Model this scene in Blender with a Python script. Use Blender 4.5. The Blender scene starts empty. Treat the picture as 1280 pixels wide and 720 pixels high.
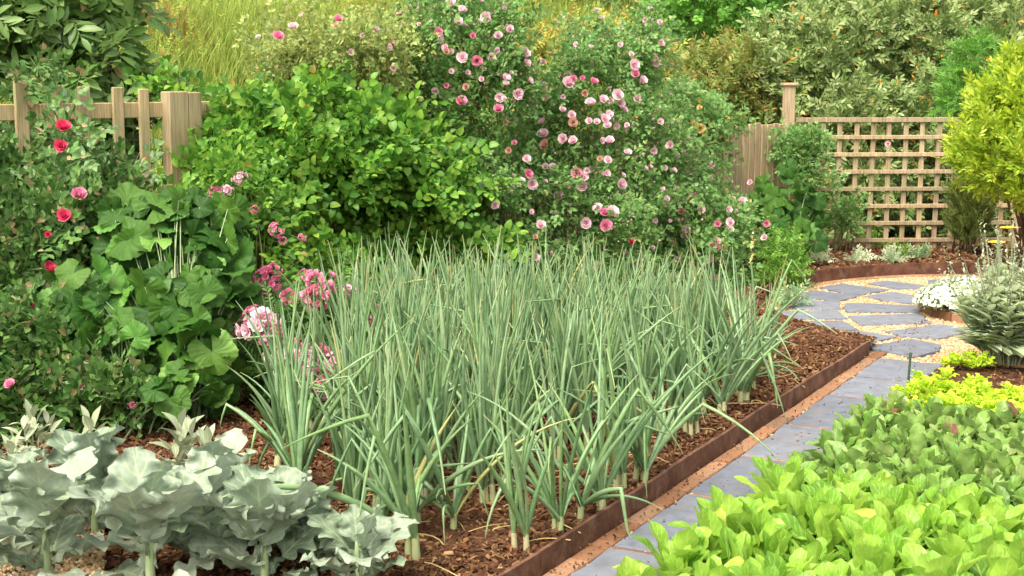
import bpy, math, random
import numpy as np
from mathutils import Vector, Matrix
PI = math.pi
rng = np.random.default_rng(11)
random.seed(11)
scene = bpy.context.scene
COL = scene.collection

# ------------------------------------------------------------------ camera
F = 50 / 36 * 1280
CH = 1.6
PITCH = math.atan(265 / F)
CP, SP = math.cos(PITCH), math.sin(PITCH)
CAMP = np.array([0, 0, CH])
cd = bpy.data.cameras.new('camera'); cam = bpy.data.objects.new('camera', cd); COL.objects.link(cam)
cam.location = (0, 0, CH); cam.rotation_euler = (PI / 2 - PITCH, 0, 0)
cd.lens = 50; cd.sensor_width = 36; cd.clip_end = 400
cd.dof.use_dof = True; cd.dof.focus_distance = 7.0; cd.dof.aperture_fstop = 11
scene.camera = cam

def ray(px, py):
    cx = (px - 640) / F; cy = (360 - py) / F
    return np.array([cx, CP + cy * SP, -SP + cy * CP])
def G(px, py, z=0.0):            # point on the horizontal plane z
    d = ray(px, py); return CAMP + d * ((z - CH) / d[2])
def D(px, py, y):                # point at distance y
    d = ray(px, py); return CAMP + d * (y / d[1])
O2 = G(672, 727)[:2]
C2 = G(1084, 447)[:2]
UD = (C2 - O2); ULEN = float(np.linalg.norm(UD)); UD = UD / ULEN
VD = np.array([UD[1], -UD[0]])
def UV(u, v, z=0.0):
    p = O2 + UD * u + VD * v; return np.array([p[0], p[1], z])
def toUV(p):
    d = np.asarray(p)[:2] - O2; return float(d @ UD), float(d @ VD)

# ------------------------------------------------------------------ mesh helpers
class MB:
    def __init__(s): s.v = []; s.f = []; s.uv = []; s.n = 0
    def add(s, v, f, uv=None):
        v = np.asarray(v, float).reshape(-1, 3); f = np.asarray(f, int).reshape(-1, 4)
        s.v.append(v); s.f.append(f + s.n); s.n += len(v)
        s.uv.append(np.zeros((len(v), 2)) if uv is None else np.asarray(uv, float))
    def addm(s, o):
        v, f, uv = o.arr(); s.add(v, f, uv)
    def arr(s): return np.concatenate(s.v), np.concatenate(s.f), np.concatenate(s.uv)
    def tmpl(s): return s.arr()
def mesh(name, mb, mat, origin=(0, 0, 0), smooth=True):
    v, f, uv = mb.arr() if isinstance(mb, MB) else mb
    v = v - np.asarray(origin)
    me = bpy.data.meshes.new(name)
    me.vertices.add(len(v)); me.vertices.foreach_set('co', v.astype('f').ravel())
    me.loops.add(len(f) * 4); me.loops.foreach_set('vertex_index', f.astype('i').ravel())
    me.polygons.add(len(f)); me.polygons.foreach_set('loop_start', np.arange(0, len(f) * 4, 4, dtype='i'))
    me.polygons.foreach_set('use_smooth', np.full(len(f), smooth))
    l = me.uv_layers.new(name='UVMap'); l.data.foreach_set('uv', uv[f.ravel()].astype('f').ravel())
    me.update(calc_edges=True); me.validate()
    me.materials.append(mat)
    return me
def obj(name, mb, mat, parent=None, smooth=True, origin=None):
    if parent is not None: o0 = np.array(parent['_o'])
    else: o0 = np.zeros(3) if origin is None else np.asarray(origin, float)
    me = mesh(name, mb, mat, o0, smooth)
    o = bpy.data.objects.new(name, me); COL.objects.link(o)
    if parent is not None:
        if parent.get('_abs') is not None: pass
        o.parent = parent
    else: o.location = o0
    o['_o'] = list(map(float, o0))
    return o
def thing(name, label, cat, loc=(0, 0, 0), group=None, kind=None):
    o = bpy.data.objects.new(name, None); COL.objects.link(o); o.empty_display_size = .05
    o.location = [float(c) for c in loc]; o['_o'] = [float(c) for c in loc]
    return tag(o, label, cat, group, kind)
def tag(o, label=None, cat=None, group=None, kind=None):
    if label: o['label'] = label
    if cat: o['category'] = cat
    if group: o['group'] = group
    if kind: o['kind'] = kind
    return o
def inst(name, me, parent, M):
    o = bpy.data.objects.new(name, me); COL.objects.link(o)
    if parent is not None: o.parent = parent
    o.matrix_local = M
    o['_o'] = [0., 0., 0.]
    return o
def grid_faces(a, b, closed=False):
    f = []
    for i in range(a - 1):
        for j in range(b if closed else b - 1):
            k = (j + 1) % b
            f.append((i * b + j, i * b + k, (i + 1) * b + k, (i + 1) * b + j))
    return np.array(f)
def box(mb, c, s, rz=0.0, jit=0.0):
    x, y, z = [q / 2 for q in s]
    v = np.array([[-x, -y, -z], [x, -y, -z], [x, y, -z], [-x, y, -z], [-x, -y, z], [x, -y, z], [x, y, z], [-x, y, z]])
    if jit: v = v + rng.normal(0, jit, v.shape)
    R = np.array([[math.cos(rz), -math.sin(rz), 0], [math.sin(rz), math.cos(rz), 0], [0, 0, 1]])
    f = [(0, 3, 2, 1), (4, 5, 6, 7), (0, 1, 5, 4), (1, 2, 6, 5), (2, 3, 7, 6), (3, 0, 4, 7)]
    mb.add(v @ R.T + np.asarray(c), f)
def bevbox(mb, c, s, rz=0.0, b=.004, tilt=0.0):
    """box with chamfered edges: stacked loops"""
    x, y, z = [q / 2 for q in s]
    def ring(x, y, b, h):
        return [[-x + b, -y, h], [x - b, -y, h], [x, -y + b, h], [x, y - b, h], [x - b, y, h], [-x + b, y, h], [-x, y - b, h], [-x, -y + b, h]]
    v = ring(x - b, y - b, b, -z) + ring(x, y, b, -z + b) + ring(x, y, b, z - b) + ring(x - b, y - b, b, z)
    v = np.array(v, float)
    v[:, 0] += tilt * v[:, 2]
    f = list(map(tuple, grid_faces(4, 8, True)))
    for o, fl in ((0, True), (24, False)):
        q = [(0, 1, 2, 3), (0, 3, 4, 7), (7, 4, 5, 6)]
        for t in q: f.append(tuple(o + k for k in (t[::-1] if fl else t)))
    R = np.array([[math.cos(rz), -math.sin(rz), 0], [math.sin(rz), math.cos(rz), 0], [0, 0, 1]])
    mb.add(v @ R.T + np.asarray(c), f)
def tube(mb, pts, rad, k=6, uvv=True):
    pts = np.asarray(pts, float); n = len(pts); rad = np.broadcast_to(rad, (n,))
    t = np.gradient(pts, axis=0); t /= np.linalg.norm(t, axis=1)[:, None] + 1e-9
    ref = np.array([0.31, 0.87, 0.11]) if abs(t[0] @ np.array([0.31, 0.87, 0.11])) < .8 else np.array([1., 0, 0.2])
    a = np.cross(t, ref); a /= np.linalg.norm(a, axis=1)[:, None]; b = np.cross(t, a)
    ang = np.arange(k) / k * 2 * PI
    v = pts[:, None] + rad[:, None, None] * (np.cos(ang)[None, :, None] * a[:, None] + np.sin(ang)[None, :, None] * b[:, None])
    uv = np.stack([np.tile(np.arange(k) / k, n), np.repeat(np.linspace(0, 1, n), k)], 1)
    mb.add(v.reshape(-1, 3), grid_faces(n, k, True), uv)
def bez(p0, p1, p2, n):
    t = np.linspace(0, 1, n)[:, None]; p0, p1, p2 = map(np.asarray, (p0, p1, p2))
    return (1 - t) ** 2 * p0 + 2 * t * (1 - t) * p1 + t * t * p2
def unit(a): return a / (np.linalg.norm(a, axis=-1, keepdims=True) + 1e-9)
def frames(d, up):
    """rotation matrices: y axis = d, z axis near up"""
    y = unit(d); z = up - (up * y).sum(-1, keepdims=True) * y; z = unit(z); x = np.cross(y, z)
    return np.stack([x, y, z], -1)
def array(t, R, s, p):
    """copies of template t by numpy, as arrays"""
    v, f, uv = t; N = len(p)
    V = np.einsum('nij,kj->nki', R, v) * np.asarray(s).reshape(-1, 1, 1) + p[:, None]
    Fa = f[None] + (np.arange(N) * len(v))[:, None, None]
    return V.reshape(-1, 3), Fa.reshape(-1, 4), np.tile(uv, (N, 1))
def snoise(p, sc, seed):
    r = np.random.default_rng(seed); o = 0
    for k in range(5):
        d = unit(r.normal(size=3)) * (sc * r.uniform(.6, 1.7)); o = o + np.sin(p @ d + r.uniform(0, 6))
    return o / 3.2

# ------------------------------------------------------------------ leaf templates
def leaf(nu, nv, wf, L=1, fold=.2, curl=.2, ruff=0, rf=3, lobes=0, cup=0, twist=0, petiole=0):
    t = np.linspace(0, 1, nu + 1); s = np.linspace(-1, 1, nv + 1)
    T, S = np.meshgrid(t, s, indexing='ij')
    w = np.array([wf(x) for x in t])[:, None] * np.ones_like(S)
    X = S * w; Y = T * L - curl * .35 * T ** 2; Z = fold * np.abs(X) - curl * T ** 2 * .8 * L + cup * (X ** 2)
    if ruff: Z = Z + ruff * np.abs(S) ** 2 * np.sin(T * rf * 2 * PI + S * 1.3 + (S > 0) * 1.7); X = X * (1 + .10 * np.sin(T * rf * 9 + S) * np.abs(S))
    if lobes: Y = Y + lobes * np.abs(S) * np.sin(T * rf * 2 * PI)
    if twist: Z = Z + X * twist * T
    v = np.stack([X, Y, Z], -1).reshape(-1, 3)
    uv = np.stack([S * .5 + .5, T], -1).reshape(-1, 2)
    return v, grid_faces(nu + 1, nv + 1), uv
ovate = lambda w: (lambda t: w * (math.sin(PI * min(1, (t * .96 + .03)) ** .75)) ** .8 + .004)
heart = lambda w: (lambda t: w * ((1 - t) ** .6 * (t + .06) ** .32) * 1.55 + .004)
lance = lambda w: (lambda t: w * math.sin(PI * (t * .97 + .02)) + .003)
spoon = lambda w: (lambda t: w * (.14 + .0 * t if t < .18 else (.14 + .86 * math.sin(PI / 2 * min(1, (t - .18) / .5)))) * (1 if t < .72 else max(.10, math.sqrt(max(0, 1 - ((t - .72) / .28) ** 2)))))
def merge(parts):
    m = MB()
    for t, R, s, p in parts:
        a = array(t, np.asarray(R)[None], [s], np.asarray(p, float)[None]); m.add(*a)
    return m.arr()
UP = np.array([0, 0, 1.])
def fr(d, up=UP): return frames(np.asarray(d, float)[None], np.asarray(up, float)[None])[0]
def spray(lf, n, length, spread, size, droop=.2, r=None, top=True):
    """alternate leaves along a short twig lying in +y"""
    parts = []
    for i in range(n):
        t = (i + .6) / n; side = 1 if i % 2 else -1
        a = spread * side * r.uniform(.75, 1.2) if i < n - 1 else r.uniform(-.2, .2)
        d = [math.sin(a), math.cos(a), r.uniform(-.35, .35)]
        u = [r.uniform(-.35, .35), r.uniform(-.3, .3), 1]
        parts.append((lf, fr(d, u), size * r.uniform(.7, 1.15), [0, t * length, -droop * t * t * length]))
    m = MB(); m.add(*merge(parts))
    tube(m, bez([0, 0, 0], [0, length * .5, 0], [0, length, -droop * length], 4), [.0016, .0014, .0012, .0008], 3)
    m.uv[-1][:, 0] = .5
    return m.arr()
def pinnate(lf, pairs, length, size, r):
    parts = []
    for i in range(pairs):
        t = .35 + .5 * i / max(1, pairs - 1)
        for sd in (-1, 1):
            parts.append((lf, fr([sd * 1, .45, r.uniform(-.3, .2)], [r.uniform(-.3, .3), 0, 1]), size * r.uniform(.8, 1.05), [0, t * length, 0]))
    parts.append((lf, fr([0, 1, -.15], [r.uniform(-.3, .3), 0, 1]), size * 1.1, [0, length * .93, 0]))
    return merge(parts)
def rosespray(lf, nleaf, r, size=.03, length=.09, tw=.14):
    parts = []
    for i in range(nleaf):
        t = (i + .5) / nleaf; a = r.uniform(.5, 1.3) * (1 if i % 2 else -1)
        pn = pinnate(lf, 2, length, size, r)
        parts.append((pn, fr([math.sin(a), math.cos(a), r.uniform(-.2, .5)], [r.uniform(-.5, .5), r.uniform(-.5, .5), 1]), r.uniform(.8, 1.1), [0, t * tw, 0]))
    m = MB(); m.add(*merge(parts)); tube(m, [[0, 0, 0], [0, tw * .5, .006], [0, tw, 0]], [.002, .0018, .001], 3); m.uv[-1][:, 0] = .5
    return m.arr()

# ------------------------------------------------------------------ materials
def nodes(name):
    m = bpy.data.materials.new(name); m.use_nodes = True; nt = m.node_tree; nt.nodes.clear()
    return m, nt
class N:
    def __init__(s, nt): s.nt = nt
    def __call__(s, t, **k):
        n = s.nt.nodes.new(t)
        for a, b in k.items():
            if a.startswith('_'): setattr(n, a[1:], b)
        return n
    def l(s, a, b): s.nt.links.new(a, b)
    def math(s, op, a, b=None, clamp=False):
        n = s.nt.nodes.new('ShaderNodeMath'); n.operation = op; n.use_clamp = clamp
        for i, x in enumerate((a, b)):
            if x is None: continue
            if isinstance(x, (int, float)): n.inputs[i].default_value = x
            else: s.l(x, n.inputs[i])
        return n.outputs[0]
    def mix(s, fac, a, b, mode='MIX'):
        n = s.nt.nodes.new('ShaderNodeMix'); n.data_type = 'RGBA'; n.blend_type = mode
        for i, x in ((0, fac), (6, a), (7, b)):
            if isinstance(x, (int, float)): n.inputs[i].default_value = x
            elif isinstance(x, tuple): n.inputs[i].default_value = (*x, 1)
            else: s.l(x, n.inputs[i])
        return n.outputs[2]
    def ramp(s, fac, stops, interp='LINEAR'):
        n = s.nt.nodes.new('ShaderNodeValToRGB'); e = n.color_ramp; e.interpolation = interp
        while len(e.elements) > 1: e.elements.remove(e.elements[-1])
        e.elements[0].position = stops[0][0]; e.elements[0].color = (*stops[0][1], 1)
        for p, c in stops[1:]:
            q = e.elements.new(p); q.color = (*c, 1)
        s.l(fac, n.inputs[0]); return n.outputs[0]
    def noise(s, vec, scale, detail=4, rough=.6):
        n = s.nt.nodes.new('ShaderNodeTexNoise'); n.inputs['Scale'].default_value = scale; n.inputs['Detail'].default_value = detail; n.inputs['Roughness'].default_value = rough
        if vec is not None: s.l(vec, n.inputs['Vector'])
        return n.outputs[0]
def finish(n, nt, col, rough=.5, spec=.4, trans=0, tcol=None, bump=None, bs=.3, bd=.01):
    out = n('ShaderNodeOutputMaterial'); b = n('ShaderNodeBsdfPrincipled')
    if isinstance(col, tuple): b.inputs['Base Color'].default_value = (*col, 1)
    else: n.l(col, b.inputs['Base Color'])
    if isinstance(rough, (int, float)): b.inputs['Roughness'].default_value = rough
    else: n.l(rough, b.inputs['Roughness'])
    b.inputs['Specular IOR Level'].default_value = spec
    if bump is not None:
        bn = n('ShaderNodeBump'); bn.inputs['Strength'].default_value = bs; bn.inputs['Distance'].default_value = bd
        n.l(bump, bn.inputs['Height']); n.l(bn.outputs[0], b.inputs['Normal'])
    if trans:
        t = n('ShaderNodeBsdfTranslucent'); mx = n('ShaderNodeMixShader'); mx.inputs[0].default_value = trans
        tc = n.mix(.5, col, tcol, 'MIX') if tcol else col
        if isinstance(tc, tuple): t.inputs[0].default_value = (*tc, 1)
        else: n.l(tc, t.inputs[0])
        n.l(b.outputs[0], mx.inputs[1]); n.l(t.outputs[0], mx.inputs[2]); n.l(mx.outputs[0], out.inputs[0])
    else: n.l(b.outputs[0], out.inputs[0])
def leafmat(name, cols, *a, **k):
    return leafmat_(name, cols, *a, **k)
def leafmat_(name, cols, trans=.3, rough=.45, vein=None, veinw=.05, side=0, sidef=7, tip=None, rare=None, raref=.03, spec=.35, blot=.35, edge=None, vs=.75, mott=0, sv=.25):
    """cols: dark..light colours picked per leaf; vein: midrib colour along the leaf's own UV"""
    m, nt = nodes(name); n = N(nt)
    geo = n('ShaderNodeNewGeometry'); oi = n('ShaderNodeObjectInfo'); tc = n('ShaderNodeTexCoord'); uv = n('ShaderNodeUVMap')
    r = n.math('FRACT', n.math('ADD', geo.outputs['Random Per Island'], oi.outputs['Random']))
    k = len(cols)
    c = n.ramp(r, [(i / (k - 1) if k > 1 else 0, q) for i, q in enumerate(cols)])
    pn = n.noise(geo.outputs['Position'], 3.0, 2)
    c = n.mix(blot, c, n.mix(1.0, c, n.ramp(pn, [(.3, (.55, .6, .5)), (.7, (1.35, 1.3, 1.2))]), 'MULTIPLY'))
    sx = n('ShaderNodeSeparateXYZ'); n.l(uv.outputs[0], sx.inputs[0])
    au = n.math('ABSOLUTE', n.math('SUBTRACT', sx.outputs[0], .5))
    bump = None
    if side:
        w = n.math('SINE', n.math('MULTIPLY', n.math('SUBTRACT', sx.outputs[1], n.math('MULTIPLY', au, side)), sidef * 2 * PI))
        w = n.math('POWER', n.math('ADD', n.math('MULTIPLY', w, .5), .5), 9)
        c = n.mix(n.math('MULTIPLY', w, sv), c, vein or cols[-1]); bump = n.math('SUBTRACT', 1, w)
    if vein:
        mr = n.math('SUBTRACT', 1, n.math('DIVIDE', au, veinw), True)
        mr = n.math('MULTIPLY', n.math('MULTIPLY', mr, 1.6, True), n.math('SUBTRACT', 1.1, n.math('MULTIPLY', sx.outputs[1], .7)), True)
        c = n.mix(n.math('MULTIPLY', mr, vs), c, vein)
    if mott:
        f2 = n.noise(geo.outputs['Position'], mott, 5); c = n.mix(.6, c, n.mix(1.0, c, n.ramp(f2, [(.3, (.62, .66, .62)), (.7, (1.35, 1.3, 1.3))]), 'MULTIPLY')); bump = n.math('ADD', f2, n.math('MULTIPLY', bump if bump is not None else f2, .7))
    if tip: c = n.mix(n.math('MULTIPLY', n.math('POWER', sx.outputs[1], 16), n.math('GREATER_THAN', n.math('FRACT', n.math('MULTIPLY', r, 37.7)), .45)), c, tip)
    if rare:
        wn = n('ShaderNodeTexWhiteNoise'); wn.noise_dimensions = '1D'; n.l(n.math('MULTIPLY', r, 731.7), wn.inputs['W'])
        c = n.mix(n.math('LESS_THAN', wn.outputs[0], raref), c, rare)
    c = n.mix(n.math('MULTIPLY', geo.outputs['Backfacing'], .35), c, tuple(min(1, x * 1.25 + .03) for x in cols[-1]))
    finish(n, nt, c, rough, spec, trans, None, bump, .25, .004)
    return m
def simplemat(name, cols, scale=8, rough=.7, spec=.3, stretch=None, bs=.4, bd=.01, trans=0, island=False, detail=6, coord='Object', stain=None, stscale=3, stamt=2.5):
    m, nt = nodes(name); n = N(nt); tc = n('ShaderNodeTexCoord'); geo = n('ShaderNodeNewGeometry')
    vec = geo.outputs['Position'] if coord == 'Position' else tc.outputs[coord]
    if stretch:
        mp = n('ShaderNodeMapping'); mp.inputs['Scale'].default_value = stretch; n.l(vec, mp.inputs[0]); vec = mp.outputs[0]
    f = n.noise(vec, scale, detail)
    k = len(cols)
    if island:
        oi = n('ShaderNodeObjectInfo'); c = n.ramp(n.math('FRACT', n.math('ADD', geo.outputs['Random Per Island'], oi.outputs['Random'])), [(i / (k - 1), q) for i, q in enumerate(cols)])
        c = n.mix(.5, c, n.mix(1.0, c, n.ramp(f, [(.3, (.6, .6, .6)), (.7, (1.4, 1.4, 1.4))]), 'MULTIPLY'))
    else: c = n.ramp(f, [(.28 + .44 * i / (k - 1), q) for i, q in enumerate(cols)])
    if stain:
        g2 = n.noise(geo.outputs['Position'], stscale, 7, .7); c = n.mix(n.math('MULTIPLY', n.math('SUBTRACT', g2, .5), stamt, True), c, stain)
    finish(n, nt, c, rough, spec, trans, None, f, bs, bd)
    return m
M = {}
M['wood'] = simplemat('weathered_wood', [(.20, .13, .07), (.42, .29, .16), (.56, .42, .26)], 3.2, .8, .2, (22, 22, 1.3), .5, .006)
def woodmat(name, c1, c2, c3):
    m, nt = nodes(name); n = N(nt); geo = n('ShaderNodeNewGeometry'); P = geo.outputs['Position']
    mp = n('ShaderNodeMapping'); mp.inputs['Scale'].default_value = (26, 26, 1.4); n.l(P, mp.inputs[0])
    f = n.noise(mp.outputs[0], 2.6, 6, .65)
    mp2 = n('ShaderNodeMapping'); mp2.inputs['Scale'].default_value = (90, 90, 2.2); n.l(P, mp2.inputs[0])
    g = n.noise(mp2.outputs[0], 2, 3)
    c = n.ramp(f, [(.3, c1), (.5, c2), (.72, c3)])
    c = n.mix(.6, c, n.mix(1.0, c, n.ramp(g, [(.35, (.45, .42, .4)), (.6, (1.25, 1.25, 1.25))]), 'MULTIPLY'))
    oi = n('ShaderNodeObjectInfo'); c = n.mix(1.0, c, n.ramp(n.math('FRACT', n.math('ADD', geo.outputs['Random Per Island'], oi.outputs['Random'])), [(0, (.66, .66, .68)), (1, (1.18, 1.14, 1.1))]), 'MULTIPLY')
    st = n.noise(P, 5, 4); c = n.mix(n.math('MULTIPLY', n.math('SUBTRACT', st, .48), 2.4, True), c, (.24, .24, .12)); s2 = n.noise(P, 2.3, 5); c = n.mix(n.math('MULTIPLY', n.math('SUBTRACT', s2, .45), 2.0, True), c, (.40, .34, .22))
    finish(n, nt, c, .8, .2, 0, None, g, .5, .004); return m
M['picket'] = woodmat('picket_wood', (.24, .17, .09), (.42, .32, .18), (.56, .45, .28))
M['lath'] = woodmat('lath_wood', (.24, .17, .11), (.41, .31, .20), (.55, .44, .30))
M['rust'] = simplemat('rusty_edging', [(.055, .024, .016), (.105, .044, .028), (.17, .085, .055)], 9, .75, .25, (1, 1, 1), .3, .003, coord='Position', stain=(.26, .17, .12), stscale=13, stamt=2.6)
M['brick'] = simplemat('terracotta_brick', [(.15, .07, .04), (.24, .12, .065), (.31, .17, .10), (.22, .13, .085)], 60, .9, .15, None, .5, .003, island=True, coord='Position', stain=(.20, .15, .10), stscale=7, stamt=2.5)
M['slab'] = simplemat('bluestone', [(.12, .132, .172), (.135, .147, .187), (.155, .167, .207), (.13, .142, .178)], 14, .75, .3, None, .3, .002, island=True, coord='Position', stain=(.17, .13, .09), stscale=6, stamt=2.2)
M['soil'] = simplemat('soil', [(.03, .015, .009), (.07, .033, .018), (.12, .06, .035)], 14, .95, .1, None, .9, .02, coord='Position')
M['earth'] = simplemat('earth', [(.03, .022, .012), (.06, .04, .022), (.07, .06, .025)], 5, .95, .1, None, .9, .03, coord='Position')
M['sand'] = simplemat('gravel_bed', [(.20, .12, .06), (.34, .23, .12), (.44, .33, .20)], 70, .95, .1, None, .8, .006, coord='Position')
M['pebble'] = simplemat('pebbles', [(.30, .16, .06), (.46, .31, .16), (.38, .24, .11), (.58, .47, .32), (.34, .26, .19), (.48, .34, .18)], 60, .8, .3, None, .2, .002, island=True, coord='Position')
M['chip'] = simplemat('bark_chips', [(.03, .015, .009), (.07, .03, .016), (.13, .055, .026), (.05, .022, .013), (.24, .13, .06), (.09, .038, .02), (.10, .045, .022), (.32, .20, .10)], 60, .9, .15, None, .4, .003, island=True, coord='Position')
M['bark'] = simplemat('bark', [(.07, .04, .025), (.14, .09, .055), (.22, .15, .1)], 6, .9, .15, (6, 6, 1), .8, .01, coord='Position')
M['redbark'] = simplemat('red_bark', [(.10, .045, .025), (.20, .09, .05), (.28, .15, .09)], 6, .85, .2, (6, 6, 1), .6, .006, coord='Position')
M['cane'] = simplemat('green_cane', [(.08, .12, .03), (.16, .19, .06), (.22, .15, .07)], 5, .6, .3, None, .2, .002, coord='Position')
M['stalk'] = simplemat('pale_stalk', [(.22, .34, .16), (.36, .46, .24), (.48, .55, .34)], 9, .6, .3, None, .2, .002, trans=.1)
M['wire'] = simplemat('wire', [(.09, .08, .07), (.16, .14, .12)], 5, .5, .5)
M['rock'] = simplemat('rock', [(.28, .13, .06), (.42, .21, .10), (.50, .30, .17)], 6, .9, .15, None, .7, .01)
M['stake'] = simplemat('stake', [(.03, .06, .03), (.05, .09, .05)], 6, .5, .4)
M['vine'] = leafmat('vine_leaf', [(.05, .16, .02), (.09, .25, .03), (.15, .34, .04), (.28, .45, .06), (.10, .27, .035)], .4, .42, (.24, .42, .10), .035, rare=(.4, .33, .08), raref=.008)
M['rosel'] = leafmat('rose_leaf', [(.065, .18, .04), (.11, .26, .07), (.19, .37, .11), (.15, .32, .08), (.34, .48, .18)], .42, .42, (.22, .30, .12), .03, rare=(.42, .36, .12), raref=.02)
M['roseg'] = leafmat('grey_rose_leaf', [(.15, .22, .06), (.23, .32, .09), (.30, .40, .12), (.38, .46, .15), (.46, .48, .16)], .42, .42, (.25, .33, .15), .03, rare=(.46, .38, .14), raref=.03)
M['redrosel'] = leafmat('dark_rose_leaf', [(.03, .09, .02), (.06, .15, .03), (.10, .22, .045), (.16, .27, .08), (.08, .17, .05)], .28, .38, (.2, .3, .1), .03, rare=(.36, .26, .14), raref=.06)
M['mallow'] = leafmat('mallow_leaf', [(.035, .13, .02), (.06, .19, .03), (.10, .26, .045), (.08, .22, .05)], .3, .5, None)
M['florl'] = leafmat('feathery_rose_leaf', [(.05, .13, .03), (.08, .20, .045), (.13, .27, .06), (.18, .33, .08)], .3, .5, None)
M['onion'] = leafmat('onion_leaf', [(.12, .225, .10), (.17, .30, .145), (.25, .385, .215), (.21, .35, .14), (.31, .43, .25)], .25, .34, None, tip=(.46, .44, .22), rare=(.42, .42, .17), raref=.02, blot=.25, spec=.4, mott=30)
M['shank'] = leafmat('onion_shank', [(.42, .50, .25), (.50, .52, .30), (.55, .5, .32)], .2, .5, None)
M['dry'] = leafmat('dry_leaf', [(.50, .36, .14), (.60, .48, .22), (.42, .30, .14)], .2, .7, None)
M['broc'] = leafmat('cabbage_leaf', [(.16, .225, .165), (.22, .285, .22), (.30, .36, .30), (.19, .255, .18)], .2, .42, (.46, .54, .30), .028, side=.62, sidef=6, blot=.35, spec=.4, vs=.9, mott=38, sv=.4)
M['lamb'] = leafmat('woolly_leaf', [(.24, .29, .18), (.34, .38, .26), (.44, .47, .35), (.30, .34, .22)], .2, .9, (.6, .62, .5), .05, spec=.1)
M['lett'] = leafmat('salad_leaf', [(.11, .26, .02), (.17, .36, .03), (.26, .46, .045), (.22, .42, .045), (.38, .55, .08)], .38, .38, (.55, .72, .25), .045, side=.7, sidef=6, blot=.35, rare=(.46, .54, .10), raref=.02, mott=45, vs=.6)
M['beet'] = leafmat('beet_leaf', [(.085, .20, .03), (.13, .28, .045), (.20, .36, .07), (.16, .31, .055), (.27, .37, .12)], .3, .33, (.30, .20, .10), .04, side=.7, sidef=5, blot=.3, rare=(.20, .08, .06), raref=.012, mott=60)
M['lime'] = leafmat('yellow_salad_leaf', [(.38, .56, .03), (.48, .66, .04), (.60, .76, .06), (.52, .70, .05)], .4, .5, None, blot=.2)
M['goldsh'] = leafmat('golden_leaf', [(.14, .26, .02), (.26, .40, .025), (.40, .52, .04), (.52, .60, .06), (.30, .44, .03)], .4, .45, None, blot=.35)
M['conif'] = leafmat('conifer_needle', [(.05, .08, .015), (.09, .13, .02), (.15, .19, .04)], .2, .6, None, rare=(.3, .22, .06), raref=.05)
M['olive'] = leafmat('olive_leaf', [(.09, .16, .035), (.15, .24, .06), (.23, .32, .10), (.36, .42, .19), (.13, .21, .05)], .28, .5, None, .05, rare=(.75, .30, .04), raref=.02)
M['far'] = leafmat('far_leaf', [(.07, .11, .025), (.12, .16, .04), (.19, .19, .05), (.15, .18, .04)], .25, .6, None)
M['farg'] = leafmat('bright_shrub_leaf', [(.06, .19, .02), (.10, .28, .03), (.17, .36, .05)], .3, .5, None)
M['tree'] = leafmat('tree_leaf', [(.05, .12, .025), (.09, .18, .04), (.13, .24, .06), (.18, .28, .09)], .28, .4, (.2, .28, .1), .04, rare=(.30, .22, .08), raref=.008)
M['silver'] = leafmat('silver_leaf', [(.42, .50, .32), (.54, .61, .42), (.66, .72, .54), (.48, .57, .36)], .4, .7, (.45, .5, .36), .05)
M['alyl'] = leafmat('mound_leaf', [(.14, .22, .08), (.22, .32, .12), (.28, .38, .18)], .25, .6, None)
M['white'] = leafmat('white_petal', [(.72, .76, .66), (.82, .83, .76), (.66, .7, .56)], .2, .7, None, blot=.1)
M['yellow'] = leafmat('yellow_petal', [(.80, .66, .05), (.85, .75, .10)], .2, .6, None, blot=.1)
M['pyel'] = leafmat('pale_yellow_petal', [(.82, .70, .30), (.86, .76, .40), (.78, .60, .16)], .3, .6, None, blot=.1)
M['grassm'] = None
def petalmat(name, a, b, c):
    m, nt = nodes(name); n = N(nt); geo = n('ShaderNodeNewGeometry'); uv = n('ShaderNodeUVMap'); sx = n('ShaderNodeSeparateXYZ'); n.l(uv.outputs[0], sx.inputs[0])
    oi = n('ShaderNodeObjectInfo')
    cc = n.ramp(sx.outputs[1], [(0, a), (.55, b), (1, c)])
    cc = n.mix(1.0, cc, n.ramp(geo.outputs['Random Per Island'], [(0, (.85, .8, .85)), (1, (1.08, 1.1, 1.08))]), 'MULTIPLY')
    cc = n.mix(n.math('MULTIPLY', oi.outputs['Random'], .3), cc, c)
    finish(n, nt, cc, .6, .2, .3); return m
M['pdeep'] = petalmat('crimson_petal', (.42, .015, .04), (.70, .04, .12), (.80, .10, .22))
M['ppink'] = petalmat('pink_petal', (.60, .06, .18), (.76, .18, .36), (.82, .36, .52))
M['ppale'] = petalmat('pale_pink_petal', (.76, .26, .40), (.85, .50, .62), (.90, .72, .77))
M['porng'] = petalmat('faded_petal', (.55, .18, .12), (.72, .36, .28), (.75, .5, .4))

def scat_frames(nrm, r, out=.6, up=.25, rnd=.55, zup=.7):
    N_ = len(nrm)
    d = unit(nrm * out + UP * up + r.normal(size=(N_, 3)) * rnd)
    z = unit(nrm * .8 + UP * zup + r.normal(size=(N_, 3)) * .35 + np.array([0, -.35, 0]))
    return frames(d, z)

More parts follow.
